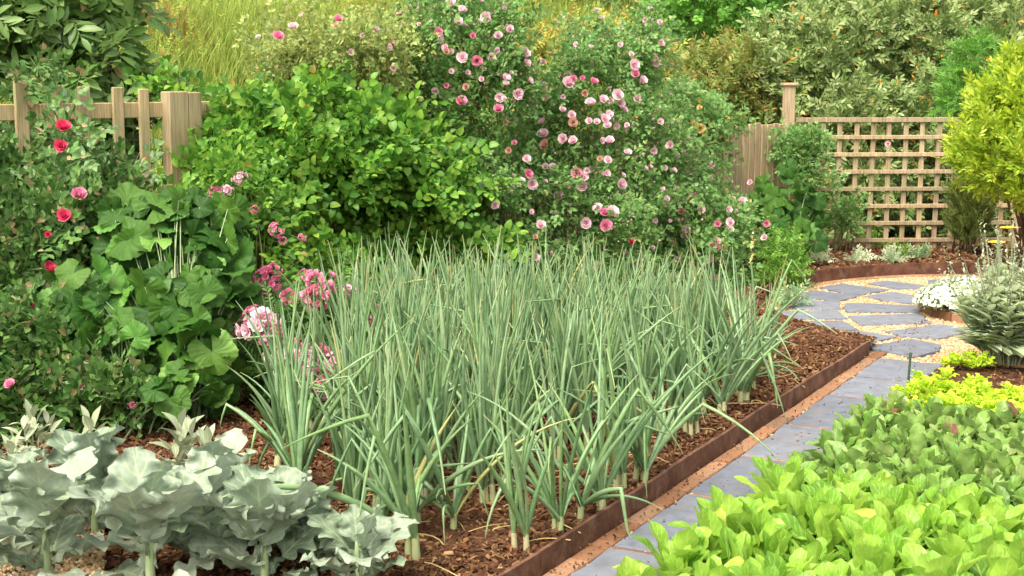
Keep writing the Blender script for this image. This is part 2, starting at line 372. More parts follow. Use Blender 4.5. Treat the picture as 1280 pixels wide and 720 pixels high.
# ------------------------------------------------------------------ shrubs made of ellipsoid lobes
def els_world(els):
    out = []
    for (px, py, d, rx, ry, rz) in els:
        s = d / F / CP
        out.append((D(px, py, d), np.array([rx * s, rz, ry * s])))
    return out
def cloud(els, n, clump, cr, r, shell=.5, back=.45, rough=.18, gap=0.0, zmin=.03, gsc=7, inset=0.0):
    """points in clumps through the outer volume of the lobes; returns points and outward directions"""
    W = [(c, np.maximum(a - inset, a * .45)) for c, a in els_world(els)]
    ar = np.array([(a[0] * a[2] + a[1] * (a[0] + a[2]) / 2) for c, a in W]); ar = ar / ar.sum()
    P_, N_ = [], []
    nc = max(4, n // clump)
    for (c, a), q in zip(W, ar):
        k = int(nc * q) + 1
        d = unit(r.normal(size=(k * 3, 3)))
        keep = (d[:, 1] < .15) | (r.uniform(size=len(d)) < back); d = d[keep][:k]
        rad = (1 - shell * r.uniform(0, 1, (len(d), 1)) ** 1.5) * (1 + rough * snoise(d * 3 + c, 1.6, 5)[:, None])
        p = c + d * a * rad
        P_.append(p); N_.append(unit(d / a * a.mean()))
    P0 = np.concatenate(P_); N0 = np.concatenate(N_)
    # drop those deep inside another lobe
    ins = np.zeros(len(P0))
    for c, a in W:
        q = np.linalg.norm((P0 - c) / a, axis=1); ins = np.maximum(ins, (q < .55))
    k = ins < .5
    if gap: k &= snoise(P0, gsc, 9) > -1 + gap
    k &= P0[:, 2] > zmin
    P0, N0 = P0[k], N0[k]
    P1 = np.repeat(P0, clump, 0); N1 = np.repeat(N0, clump, 0)
    P1 = P1 + r.normal(size=P1.shape) * cr * .6
    N1 = unit(N1 + r.normal(size=P1.shape) * .35)
    P1[:, 2] = np.maximum(P1[:, 2], zmin)
    return P1, N1
def foliage(tm, P, Nn, r, smin=.75, smax=1.2, **k):
    R = scat_frames(Nn, r, **k); m = MB()
    idx = r.integers(0, len(tm), len(P))
    for i, t in enumerate(tm):
        q = idx == i
        if q.any(): m.add(*array(t, R[q], r.uniform(smin, smax, q.sum()), P[q]))
    return m
def canes(base, targets, r, rad=.006, k=4, arch=.25):
    m = MB()
    for t in targets:
        b = np.asarray(base) + np.array([r.normal() * .06, r.normal() * .06, 0])
        mid = (b + t) / 2 + np.array([r.normal() * .08, r.normal() * .08, arch * np.linalg.norm(t - b) * .6])
        tube(m, bez(b, mid, t, 8), np.linspace(rad, rad * .35, 8), k)
    return m
def hit(W, px, py):
    d = ray(px, py); best = None
    for c, a in W:
        o = (CAMP - c) / a; e = d / a
        A = e @ e; B = 2 * o @ e; Cc = o @ o - 1; disc = B * B - 4 * A * Cc
        if disc > 0:
            t = (-B - math.sqrt(disc)) / (2 * A)
            if best is None or t < best[0]:
                p = CAMP + d * t; best = (t, p, unit((p - c) / a / a))
    if best is None:
        c, a = min(W, key=lambda w: np.linalg.norm(np.cross(w[0] - CAMP, d / np.linalg.norm(d))) - w[1].mean())
        t = (c - CAMP) @ d / (d @ d); p = CAMP + d * t; best = (t, p, np.array([0, -1., .2]))
    return best

# blooms ------------------------------------------------------------
def bloom_t(rings, cup=.5, seed=0):
    r = np.random.default_rng(seed); parts = []
    for (n, ln, ang, w) in rings:
        pt = leaf(4, 4, lambda t: w * (math.sin(min(1, t * 1.15 + .1) * PI / 2)) * (1 if t < .8 else .82), 1, 0, -.35 * cup, ruff=.05, rf=1.5, cup=.5)
        for i in range(n):
            a = i / n * 2 * PI + ang * 3 + r.uniform(-.2, .2)
            d = np.array([math.cos(a) * math.sin(ang), math.sin(a) * math.sin(ang), math.cos(ang)])
            inward = np.array([-math.cos(a) * math.cos(ang), -math.sin(a) * math.cos(ang), math.sin(ang)])
            parts.append((pt, fr(d, inward), ln * r.uniform(.9, 1.1), d * 0))
    return merge(parts)
BL = [bloom_t([(6, 1, 1.25, .5), (6, .92, .95, .46), (6, .84, .68, .42), (5, .76, .42, .36), (4, .68, .2, .3), (3, .6, .08, .2)], 1.0, s) for s in range(3)]
BUD = bloom_t([(3, 1, .25, .38), (3, .95, .12, .3)], .8, 7)
def bloom_mesh(key, t): return mesh('bloom', t, M[key])
BM = {k: [bloom_mesh(k, t) for t in BL] + [bloom_mesh(k, BUD)] for k in ('pdeep', 'ppink', 'ppale', 'porng', 'pyel')}
def put_blooms(root, W, lst, r, lift=.02, name='bloom'):
    for (px, py, rad, key) in lst:
        if key == 'ppink' and r.uniform() < .45: key = 'ppale'
        t, p, nr = hit(W, px, py)
        s = rad / F * p[1] * .88
        view = unit(CAMP - p)
        d = unit(nr * .45 + view * .75 + UP * .35 + r.normal(size=3) * .3)
        R = fr(unit(np.cross(d, r.normal(size=3))), d)
        Mx = Matrix.Translation(Vector(p + view * lift - np.array(root['_o']))) @ Matrix(R.tolist()).to_4x4() @ Matrix.Scale(float(s), 4)
        inst(name, BM[key][r.integers(0, 3)] if rad > 3 else BM[key][3], root, Mx)
def cluster_t(n, r, flat=.6):
    parts = []
    b = bloom_t([(5, 1, 1.2, .55), (4, .7, .6, .4)], .5, 3)
    for i in range(n):
        d = unit(r.normal(size=3) * np.array([1, 1, .6]) + UP * .5)
        parts.append((b, fr(unit(np.cross(d, r.normal(size=3))), d), r.uniform(.24, .36), d * np.array([1, 1, .8]) * r.uniform(.6, .95)))
    return merge(parts)
CLU = [mesh('bloom_cluster', cluster_t(26, np.random.default_rng(s)), M[k]) for s, k in ((1, 'ppink'), (2, 'ppink'), (3, 'ppale'))]

#SETTING
# ------------------------------------------------------------------ ground
def grid_sheet(name, xs, ys, hf, mat, fn=lambda a, b: (a, b), **kw):
    A, B = np.meshgrid(xs, ys, indexing='ij'); X, Y = fn(A, B); Z = hf(X, Y)
    m = MB(); m.add(np.stack([X, Y, Z], -1).reshape(-1, 3), grid_faces(len(xs), len(ys))[:, ::-1] if kw.pop('flip', False) else grid_faces(len(xs), len(ys)))
    return obj(name, m, mat)
def bump2(X, Y, a, sc, seed):
    p = np.stack([X, Y, X * 0], -1); return a * (snoise(p, sc, seed) + .5 * snoise(p, sc * 2.7, seed + 1) + .25 * snoise(p, sc * 6, seed + 2))
FA = np.array([-2.62, 7.33]); FB = np.array([2.40, 12.45]); FD = unit(FB - FA)
def bankz(X, Y):
    # rises behind the fence
    d = (X - FA[0]) * (-FD[1]) + (Y - FA[1]) * FD[0]      # distance behind the fence line
    k = np.clip((d - 2.6) / 4.6, 0, 1); k = k * k * (3 - 2 * k)
    return k * 2.0 * np.clip((4.2 - X) / 2.5, 0, 1) + np.clip((Y - 17) / 10, 0, 1) * .8
g = grid_sheet('ground', np.linspace(-60, 60, 90), np.concatenate([np.linspace(-20, 3, 8), np.linspace(3.4, 30, 90), np.linspace(34, 150, 10)]),
               lambda X, Y: bankz(X, Y) - .02 + bump2(X, Y, .01, .8, 3), M['earth'], flip=True); tag(g, kind='structure')
# the path: sandy gravel sheet round the circle and down the straight run
CC = np.array([3.62, 9.5]); RO = 1.86; RI = .82
m = MB()
def quad(m, a, b, c, d): m.add([a, b, c, d], [(0, 1, 2, 3)])
xs = np.linspace(0, 2 * PI, 97); rr = np.linspace(RI - .05, RO + .25, 12)
m.add(np.array([[CC[0] + math.cos(t) * q, CC[1] + math.sin(t) * q, .004] for t in xs for q in rr]), grid_faces(97, 12)[:, ::-1])
pg = obj('path', m, M['sand']); tag(pg, kind='structure')
m = MB(); us = np.linspace(-3.5, ULEN + .1, 30); vs = np.linspace(-.02, .52, 6)
m.add(np.array([UV(u, v, 0.0) for u in us for v in vs]), grid_faces(30, 6)[:, ::-1]); q = obj('path', m, M['sand']); tag(q, kind='structure')
# gravel path going left behind the onion bed
m = MB(); vs = np.linspace(-1.6, 0.2, 6); us = np.linspace(ULEN + .4, ULEN + 2.2, 6)
m.add(np.array([UV(u, v, 0.002) for u in us for v in vs]), grid_faces(6, 6)[:, ::-1]); q = obj('path', m, M['sand']); tag(q, kind='structure')

# soil of the onion bed (raised); far end follows the circle
def uend(v):
    # u where the line v=const meets the circle RO
    best = None
    for u in np.linspace(ULEN - .4, ULEN + 1.4, 200):
        p = UV(u, v)[:2]
        if np.linalg.norm(p - CC) < RO + .03: best = u; break
    return best if best is not None else ULEN + 1.1
BZ = .065
vs = np.linspace(-6.5, -.015, 70); rows = []
ue = np.array([uend(v) if v > -1.05 else max(uend(-1.05), 0) for v in vs])
nU = 110; V_ = []
for i in range(nU):
    for v, e in zip(vs, ue):
        t = i / (nU - 1); u = -3.5 + (e + 3.5) * t; V_.append(UV(u, v, BZ))
V_ = np.array(V_); edge = np.minimum(1, (np.tile(-vs, nU)) / .15)
V_[:, 2] += bump2(V_[:, 0], V_[:, 1], .010, 9, 4) * edge
m = MB(); m.add(V_, grid_faces(nU, len(vs))[:, ::-1]); q = obj('soil', m, M['soil']); tag(q, kind='structure')
# right vegetable bed
UR = toUV(G(1172, 458))[0]
m = MB(); us = np.linspace(-3.5, UR, 60); vs = np.linspace(.465, 5.2, 40)
V_ = np.array([UV(u, v, .03) for u in us for v in vs]); V_[:, 2] += bump2(V_[:, 0], V_[:, 1], .012, 8, 14)
m.add(V_, grid_faces(60, 40)[:, ::-1]); q = obj('soil', m, M['soil']); tag(q, kind='structure')
# back bed beyond the circle
m = MB(); aa = np.linspace(math.radians(-20), math.radians(175), 60); rr = np.linspace(RO + .03, RO + 3.0, 22)
V_ = np.array([[CC[0] + math.cos(t) * q, CC[1] + math.sin(t) * q, BZ] for t in aa for q in rr])
V_[:, 2] += bump2(V_[:, 0], V_[:, 1], .012, 8, 24) - np.tile(np.clip((rr - RO - 1.6) * .05, 0, .2), 60)
m.add(V_, grid_faces(60, 22)[:, ::-1]); q = obj('soil', m, M['soil']); tag(q, kind='structure')
# centre bed
m = MB(); aa = np.linspace(0, 2 * PI, 60); rr = np.linspace(0.01, RI - .06, 8)
V_ = np.array([[CC[0] + math.cos(t) * q, CC[1] + math.sin(t) * q, .06 + .03 * (1 - q / RI)] for t in aa for q in rr]); m.add(V_, grid_faces(60, 8)[:, ::-1])
q = obj('soil', m, M['soil']); tag(q, kind='structure')

# ------------------------------------------------------------------ loose stuff: bark chips and gravel
def chips(name, P, smin, smax, mat, label, flat=.35, long=2.2, seed=1, tilt=.5):
    r = np.random.default_rng(seed)
    v = np.array([[-1, -1, -1], [1, -1, -1], [1, 1, -1], [-1, 1, -1], [-.8, -.8, 1], [.8, -.7, 1], [.75, .8, 1], [-.8, .7, 1]]) * np.array([.5, .5 * long, .5 * flat])
    f = np.array([(0, 3, 2, 1), (4, 5, 6, 7), (0, 1, 5, 4), (1, 2, 6, 5), (2, 3, 7, 6), (3, 0, 4, 7)])
    n = len(P); R = frames(unit(r.normal(size=(n, 3)) * [1, 1, tilt]), unit(UP + r.normal(size=(n, 3)) * tilt))
    V, Fa, u = array((v, f, np.zeros((8, 2))), R, r.uniform(smin, smax, n) * r.uniform(.6, 1.3, n), P)
    V = V + r.normal(size=V.shape) * smin * .08
    o = obj(name, (V, Fa, u), mat, smooth=False); tag(o, label, None, None, 'stuff'); return o
def in_circle(P, R): return np.linalg.norm(P[:, :2] - CC, axis=1) < R
n = 60000; v = -rng.uniform(0.02, 2.6, n) ** 1.0; u = rng.uniform(-1.2, ULEN + 1.1, n)
P = O2 + np.outer(u, UD) + np.outer(v, VD); P = np.c_[P, BZ + .004 + rng.uniform(0, .014, n)]; P = P[~in_circle(P, RO + .06)]
chips('mulch', P, .005, .015, M['chip'], 'red brown bark mulch covering the onion bed soil', seed=2)
n = 14000; a = rng.uniform(math.radians(40), math.radians(175), n); q = rng.uniform(RO + .05, RO + 2.2, n)
P = np.c_[CC[0] + np.cos(a) * q, CC[1] + np.sin(a) * q, BZ + .005 + rng.uniform(0, .02, n) - np.clip((q - RO - 1.6) * .05, 0, .2)]
chips('mulch', P, .012, .03, M['chip'], 'red brown bark mulch in the bed below the trellis', seed=3)
n = 5000; P = np.array([UV(a, b, .045) for a, b in zip(rng.uniform(1.6, UR, n), rng.uniform(.475, 3.5, n))])
chips('mulch', P, .006, .016, M['chip'], 'dark crumbly soil and bark on the vegetable bed', seed=4)

# slabs -------------------------------------------------------------
def z8(l): return [(960 + x / 3, 240 + y / 3) for x, y in l]
ring = [z8(q) for q in (
    [(376, 341), (446, 331), (585, 349), (560, 361), (490, 363)],
    [(192, 357), (275, 343), (455, 366), (345, 384), (305, 383)],
    [(110, 378), (180, 368), (345, 388), (270, 407), (130, 398)],
    [(365, 389), (465, 373), (572, 390), (566, 419), (440, 407)],
    [(45, 414), (120, 403), (268, 411), (270, 438), (60, 436)],
    [(300, 414), (562, 425), (572, 449), (300, 449), (278, 432)],
    [(50, 446), (262, 442), (298, 473), (60, 477)],
    [(300, 464), (572, 454), (612, 490), (345, 497)],
    [(50, 487), (280, 480), (338, 514), (130, 523)],
    [(440, 522), (640, 494), (785, 516), (640, 549), (505, 540)],
    [(150, 530), (345, 519), (482, 543), (380, 563)],
    [(366, 578), (540, 549), (648, 572), (645, 592), (545, 619)],
    [(600, 329), (690, 326), (720, 345), (600, 352)],
    [(575, 366), (640, 356), (700, 372), (600, 384)],
)]
slab_lab = ['blue grey slab at the back of the circle below the trellis edging', 'long wedge slab at the back left of the paved circle',
 'wedge slab at the outer left rim second from the back', 'small slab behind the white flower mound', 'narrow slab at far left rim of the circle',
 'middle slab pointing at the white flower mound', 'outer rim slab left of the curved gravel joint', 'inner slab touching the brick ring of the flower mound',
 'outer slab beside the end of the onion bed edging', 'large inner slab in front of the brick ring', 'outer slab at the corner of the onion bed edging',
 'five sided slab where the straight path meets the circle', 'slab at the back right of the circle by the silver plant', 'slab half hidden behind the white flower mound']
def slab(poly, label, z0=.003, h=.022):
    c = np.mean(poly, 0); n = len(poly)
    r = np.random.default_rng(int(abs(c[0]) * 1000)); P_ = []
    for i in range(n):      # slightly wavy sawn edge
        a, b = poly[i], poly[(i + 1) % n]
        for k in range(6):
            t = k / 6; q = a + (b - a) * t
            nn = np.array([(b - a)[1], -(b - a)[0]]); nn /= np.linalg.norm(nn) + 1e-9
            P_.append(q + nn * r.normal() * .0042)
    P_ = np.array(P_); k = len(P_)
    def rg(s, z): return np.c_[c + (P_ - c) * s, np.full(k, z)]
    v = np.concatenate([rg(1, z0), rg(1, z0 + h - .004), rg(.988, z0 + h), rg(.5, z0 + h + .001), rg(.02, z0 + h + .001)])
    v[2 * k:, 2] += r.normal(0, .0006, 3 * k)
    m = MB(); m.add(v, grid_faces(5, k, True)); o = obj('paving_slab', m, M['slab'], origin=(c[0], c[1], z0), smooth=False)
    tag(o, label, 'paving slab', 'blue grey slabs of the garden path'); return o
polys = []
for pl, lb in zip(ring, slab_lab):
    P_ = np.array([G(*p, .025)[:2] for p in pl]); 
    if np.cross(P_[1] - P_[0], P_[2] - P_[1]) < 0: P_ = P_[::-1]
    slab(P_, lb); polys.append(P_)
# straight run
js = [G(1023, 497)[:2], G(973, 535)[:2], G(930, 576)[:2], G(853, 623)[:2], G(773, 693)[:2]]
ju = [toUV(p)[0] for p in js]; ju = [UR - .02 + .0, toUV(G(1052, 474))[0]] + ju + [ju[-1] - .62, ju[-1] - 1.24]
SL = ['first slab of the straight path beside the green stake', 'second slab from the circle along the straight path', 'third slab along the straight path, opposite the yellow green salad',
 'fourth slab along the straight path beside the beet leaves', 'fifth slab along the straight path beside the bright salad leaves', 'sixth slab mostly under the bright salad leaves', 'seventh slab at the near end of the path', 'last slab leaving the bottom of the picture']
for i in range(len(ju) - 1):
    a, b = ju[i] - .016, ju[i + 1] + .016
    P_ = np.array([UV(b, .098)[:2], UV(b, .445)[:2], UV(a, .445)[:2], UV(a, .098)[:2]])
    slab(P_, SL[min(i, len(SL) - 1)]); polys.append(P_)
# gravel in the joints
def inpoly(P, pl):
    ins = np.zeros(len(P), bool); j = len(pl) - 1
    for i in range(len(pl)):
        yi, yj = pl[i][1], pl[j][1]; c = ((yi > P[:, 1]) != (yj > P[:, 1])) & (P[:, 0] < (pl[j][0] - pl[i][0]) * (P[:, 1] - yi) / (yj - yi + 1e-12) + pl[i][0]); ins ^= c; j = i
    return ins
n = 90000; a = rng.uniform(0, 2 * PI, n); q = np.sqrt(rng.uniform(RI ** 2, RO ** 2, n)); P = np.c_[CC[0] + np.cos(a) * q, CC[1] + np.sin(a) * q]
P2 = np.array([UV(a, b)[:2] for a, b in zip(rng.uniform(-1, ULEN + .2, 14000), rng.uniform(.09, .46, 14000))])
P3 = np.array([UV(a, b)[:2] for a, b in zip(rng.uniform(ULEN + .6, ULEN + 2.2, 9000), rng.uniform(-1.5, .2, 9000))])
P = np.concatenate([P[(P[:, 0] < 4.4)], P2, P3[np.linalg.norm(P3 - CC, axis=1) > RO]]); ok = np.ones(len(P), bool)
for pl in polys: ok &= ~inpoly(P, pl)
P = P[ok]; P = np.c_[P, rng.uniform(.006, .014, len(P))]
chips('gravel', P, .008, .016, M['pebble'], 'golden pebbles filling the gaps between the paving slabs', .7, 1.1, 5)
P = np.array([G(x, y, .07)[:2] for x, y in zip(rng.uniform(-60, 130, 5000), rng.uniform(600, 780, 5000))]); P = np.c_[P, np.full(len(P), .082) + rng.uniform(0, .008, len(P))]
chips('gravel', P, .007, .014, M['pebble'], 'golden pebbles on the ground under the broccoli leaves', .7, 1.1, 6)

n = 700; uu = rng.uniform(-.4, ULEN + 1.6, n); vv = np.where(rng.uniform(size=n) < .6, rng.uniform(.012, .10, n), rng.uniform(.03, .44, n))
P = np.array([UV(a, b, .029) for a, b in zip(uu, vv)]); chips('litter', P, .002, .006, M['chip'], 'scattered bits of bark and leaf on the path slabs', seed=7)
# ------------------------------------------------------------------ edgings
def strip(pts, z0, z1, th):
    pts = np.asarray(pts); t = np.gradient(pts, axis=0); t = unit(t); nn = np.c_[t[:, 1], -t[:, 0]] * th / 2
    a = np.c_[pts - nn, np.full(len(pts), z0)]; b = np.c_[pts + nn, np.full(len(pts), z0)]
    c = np.c_[pts + nn * .9, np.full(len(pts), z1)]; d = np.c_[pts - nn * .9, np.full(len(pts), z1)]
    v = np.stack([a, b, c, d], 1).reshape(-1, 3); f = list(map(tuple, grid_faces(len(pts), 4, True)))
    f.append((0, 3, 2, 1)); k = (len(pts) - 1) * 4; f.append((k, k + 1, k + 2, k + 3)); m = MB(); m.add(v, f); return m
EH = .098
t = thing('edging_board', 'long rusty brown edging board between the onion bed and the path', 'garden edging', UV(1.5, 0))
bl = 1.45; s = -2.9
while s < ULEN - .05:
    e = min(s + bl, ULEN)
    m = strip([UV(a, -.0 + .006 * math.sin(a * 2.1) + .003 * math.sin(a * 7.3 + 1), 0)[:2] for a in np.linspace(s + .0015, e - .0015, 10)], -.02, EH + random.uniform(-.003, .003), .016); obj('board', m, M['rust'], t, False)
    if e < ULEN - .1:
        mm = MB(); p = UV(e, -.012); bevbox(mm, (p[0], p[1], .04), (.03, .008, .095), math.atan2(UD[1], UD[0])); obj('joining_plate', mm, M['rust'], t, False)
    s = e
def arcpts(R, a0, a1, n=40): return [CC + np.array([math.cos(a), math.sin(a)]) * R for a in np.linspace(a0, a1, n)]
pc = UV(ULEN, 0)[:2] - CC; a0 = math.atan2(pc[1], pc[0]) % (2 * PI)
t = thing('edging_board', 'rusty edging board across the far end of the onion bed', 'garden edging', (*UV(ULEN, 0)[:2], 0))
obj('board', strip(arcpts(np.linalg.norm(pc), a0 - .01, a0 - .52, 14), -.02, EH - .004, .016), M['rust'], t, False)
t = thing('edging_board', 'curved rusty edging board round the back of the paved circle', 'garden edging', (*(CC + [0, RO]), 0))
obj('board', strip(arcpts(RO + .03, math.radians(165), math.radians(88), 40), -.02, .11, .014), M['rust'], t, False)
obj('board', strip(arcpts(RO + .03, math.radians(87.8), math.radians(-10), 40), -.02, .11, .014), M['rust'], t, False)
# flat brick strip
def bricks(t, fn, L0, L1, step, name, w, z, h):
    s = L0; m = MB()
    while s < L1:
        p, ang = fn(s + step / 2); bevbox(m, (p[0], p[1], z + random.uniform(-.002, .002)), (step - .006, w, h), ang + random.uniform(-.02, .02), .004); s += step
    obj(name, m, M['brick'], t, False)
ua = math.atan2(UD[1], UD[0])
t = thing('brick_strip', 'flat terracotta brick strip beside the long rusty board', 'brick edging', UV(1.5, .07))
bricks(t, lambda s: (UV(s, .052), ua), -1.6, ULEN + .05, .225, 'brick_row', .072, .003, .04)
t = thing('brick_strip', 'thin brick strip along the foot of the curved edging board', 'brick edging', (*(CC + [0, RO - .05]), 0))
bricks(t, lambda s: (CC + np.array([math.cos(-s / RO), math.sin(-s / RO)]) * (RO - .04), -s / RO - PI / 2), -math.radians(168) * RO, -math.radians(5) * RO, .22, 'brick_row', .09, .004, .036)
t = thing('brick_ring', 'brick ring round the white flower mound', 'brick edging', (*CC, 0))
bricks(t, lambda s: (CC + np.array([math.cos(s / RI), math.sin(s / RI)]) * (RI - .02), s / RI + PI / 2), 0, 2 * PI * RI - .1, .21, 'brick_row', .075, .035, .075)
# thin brick cross pieces between slabs of the straight run
t = thing('brick_strip', 'thin bricks set in the joints of the straight path', 'brick edging', UV(1, .4))
m = MB()
for u in ju[2:-2]:
    p = UV(u, .272); m = MB(); bevbox(m, (p[0], p[1], .012), (.345, .022, .02), ua - PI / 2, .003); obj('brick', m, M['brick'], t, False)

# ------------------------------------------------------------------ fences
fa = math.atan2(FD[1], FD[0])
def FP(s, off=0): p = FA + FD * s + np.array([-FD[1], FD[0]]) * off; return p
def fs_at(px):     # distance along the fence where a pixel column meets it
    k = (px - 640) / F * CP
    for _ in range(3): pass
    k = (px - 640) / F
    tt = (k * FA[1] - FA[0]) / (FD[0] - k * FD[1]); return tt
def ztop(px, py, s): 
    y = FP(s)[1]; return D(px, py, y)[2]
t = thing('picket_fence', 'weathered wooden picket fence with wire mesh at the left', 'fence', (*FP(0.8), 0))
pk = [(-30, 102, .055), (28, 101, .062), (74, 106, .04), (107, 108, .058), (147, 109, .055), (179, 111, .052), (268, 150, .055), (310, 150, .055), (352, 150, .055), (394, 152, .055), (436, 152, .055), (478, 152, .055)]
for (px, py, w) in pk:
    s = fs_at(px); zt = ztop(px, py, s); m = MB(); p = FP(s, -.03)
    bevbox(m, (p[0], p[1], zt / 2), (w * 1.15, .024, zt), fa + random.uniform(-.03, .03), .004, random.uniform(-.008, .008)); obj('picket', m, M['picket'], t, False)
for px, py, z in ((100, 131, 0), (0, 0, .45)):
    s0, s1 = fs_at(-200), fs_at(520); zz = ztop(100, 139, fs_at(100)) if px else z; m = MB(); c = FP((s0 + s1) / 2, 0)
    bevbox(m, (c[0], c[1], zz), (s1 - s0, .035, .085), fa, .004); obj('rail', m, M['picket'], t, False)
s = fs_at(225)
for o_, w in ((-.045, .125), (.062, .085)):
    p = FP(s + o_, -.045 + abs(o_) * .02); zt = ztop(225, 114 if o_ < 0 else 115, s); m = MB(); bevbox(m, (p[0], p[1], zt / 2), (w, .09, zt), fa, .005); obj('post', m, M['picket'], t, False)
m = MB()
for s in np.arange(fs_at(-60), fs_at(480), .062):
    p = FP(s, .03); tube(m, [(p[0], p[1], .02), (p[0], p[1], ztop(100, 128, fs_at(100)))], .0014, 4)
for z in np.arange(.05, 1.36, .075):
    a, b = FP(fs_at(-60), .03), FP(fs_at(480), .03); tube(m, [(a[0], a[1], z), (b[0], b[1], z)], .0014, 4)
obj('wire_mesh', m, M['wire'], t, False)
# board fence towards the corner
t = thing('board_fence', 'close boarded wooden fence behind the roses up to the corner post', 'fence', (*FP(5), 0))
s = fs_at(540); zt0 = ztop(940, 155, fs_at(940)); k = 0; send = fs_at(978)
while s < send - .02:
    m = MB(); p = FP(s, -.03); zt = zt0 + random.uniform(-.012, .012); w = .073
    bevbox(m, (p[0], p[1], zt / 2), (w, .02, zt), fa + random.uniform(-.02, .02), .004); obj('board', m, M['lath'], t, False); s += .090
for z in (.3, 1.0):
    a = FP((fs_at(540) + send) / 2, .0); m = MB(); bevbox(m, (a[0], a[1], z), (send - fs_at(540), .035, .08), fa, .004); obj('rail', m, M['lath'], t, False)
# corner post with cap
cp = FP(fs_at(980) + .04); t = thing('corner_post', 'square wooden corner post with a flat cap', 'post', (*cp, 0)); zt = D(980, 107, cp[1])[2]
m = MB(); bevbox(m, (cp[0], cp[1], zt / 2), (.09, .09, zt), .1, .005); obj('shaft', m, M['lath'], t, False)
m = MB(); bevbox(m, (cp[0], cp[1], zt + .012), (.125, .125, .024), .1, .004); obj('cap', m, M['lath'], t, False)
# lattice trellis
TL = np.array([cp[0] + .06, cp[1] + .02]); TY = cp[1]
TR = G(1290, 322)[:2]; 
td = unit(TR - TL); tl = np.linalg.norm(TR - TL); ta = math.atan2(td[1], td[0])
def TP(s, off=0): return TL + td * s + np.array([-td[1], td[0]]) * off
ztp = D(1090, 150, TY)[2]
t = thing('lattice_trellis', 'square wooden lattice trellis standing across the back corner', 'trellis', (*TP(tl / 2), 0))
cell = .1465; rowsz = [ztp - i * cell * 1.03 for i in range(8)]
for i, z in enumerate(rowsz):
    m = MB(); a = TP(tl / 2, -.012); bevbox(m, (a[0], a[1], z), (tl, .018, .036 if i else .042), ta, .003); obj('cross_lath', m, M['lath'], t, False)
s = .11
while s < tl - .05:
    m = MB(); a = TP(s, .008); zb = .04; zt = ztp + .012; bevbox(m, (a[0], a[1], (zb + zt) / 2), (.042, .018, zt - zb), ta + random.uniform(-.04, .04), .003, random.uniform(-.012, .012)); obj('upright_lath', m, M['lath'], t, False); s += cell
pp = G(1266, 322)[:2] - [0, .06]; t = thing('trellis_post', 'wooden post at the right end of the trellis behind the silver plant', 'post', (*pp, 0))
m = MB(); bevbox(m, (pp[0], pp[1], .7), (.09, .09, 1.4), ta, .005); obj('shaft', m, M['lath'], t, False)
m = MB(); bevbox(m, (pp[0], pp[1], 1.412), (.12, .12, .024), ta, .004); obj('cap', m, M['lath'], t, False)
#PLANTS
# ------------------------------------------------------------------ leaf sprays
R_ = lambda s: np.random.default_rng(s)
LF_ov = leaf(3, 2, ovate(.33), 1, .35, .25)
LF_ov2 = leaf(3, 2, ovate(.36), 1, .3, .05)
LF_ht = leaf(4, 2, heart(.40), 1, .3, .3)
LF_ln = leaf(3, 2, lance(.17), 1, .3, .25)
LF_nd = leaf(2, 1, lance(.07), 1, 0, .2)
S_vine = [spray(LF_ht, 7, .22, 1.1, .072, .25, R_(s)) for s in range(5)]
S_rose = [rosespray(LF_ov, 4, R_(s + 10), .031, .085, .13) for s in range(5)]
S_rosebig = [rosespray(LF_ov2, 4, R_(s + 20), .042, .11, .15) for s in range(5)]
S_ln = [spray(LF_ln, 9, .16, .8, .085, .1, R_(s + 30)) for s in range(4)]
S_tree = [spray(LF_ln, 8, .14, 1.0, .13, .2, R_(s + 40)) for s in range(4)]
S_far = [spray(LF_ov, 9, .26, .9, .085, .15, R_(s + 50)) for s in range(4)]
S_nd = [spray(LF_nd, 22, .2, .5, .06, .0, R_(s + 60)) for s in range(4)]
S_feath = [spray(LF_ln, 12, .12, 1.0, .035, .1, R_(s + 70)) for s in range(4)]

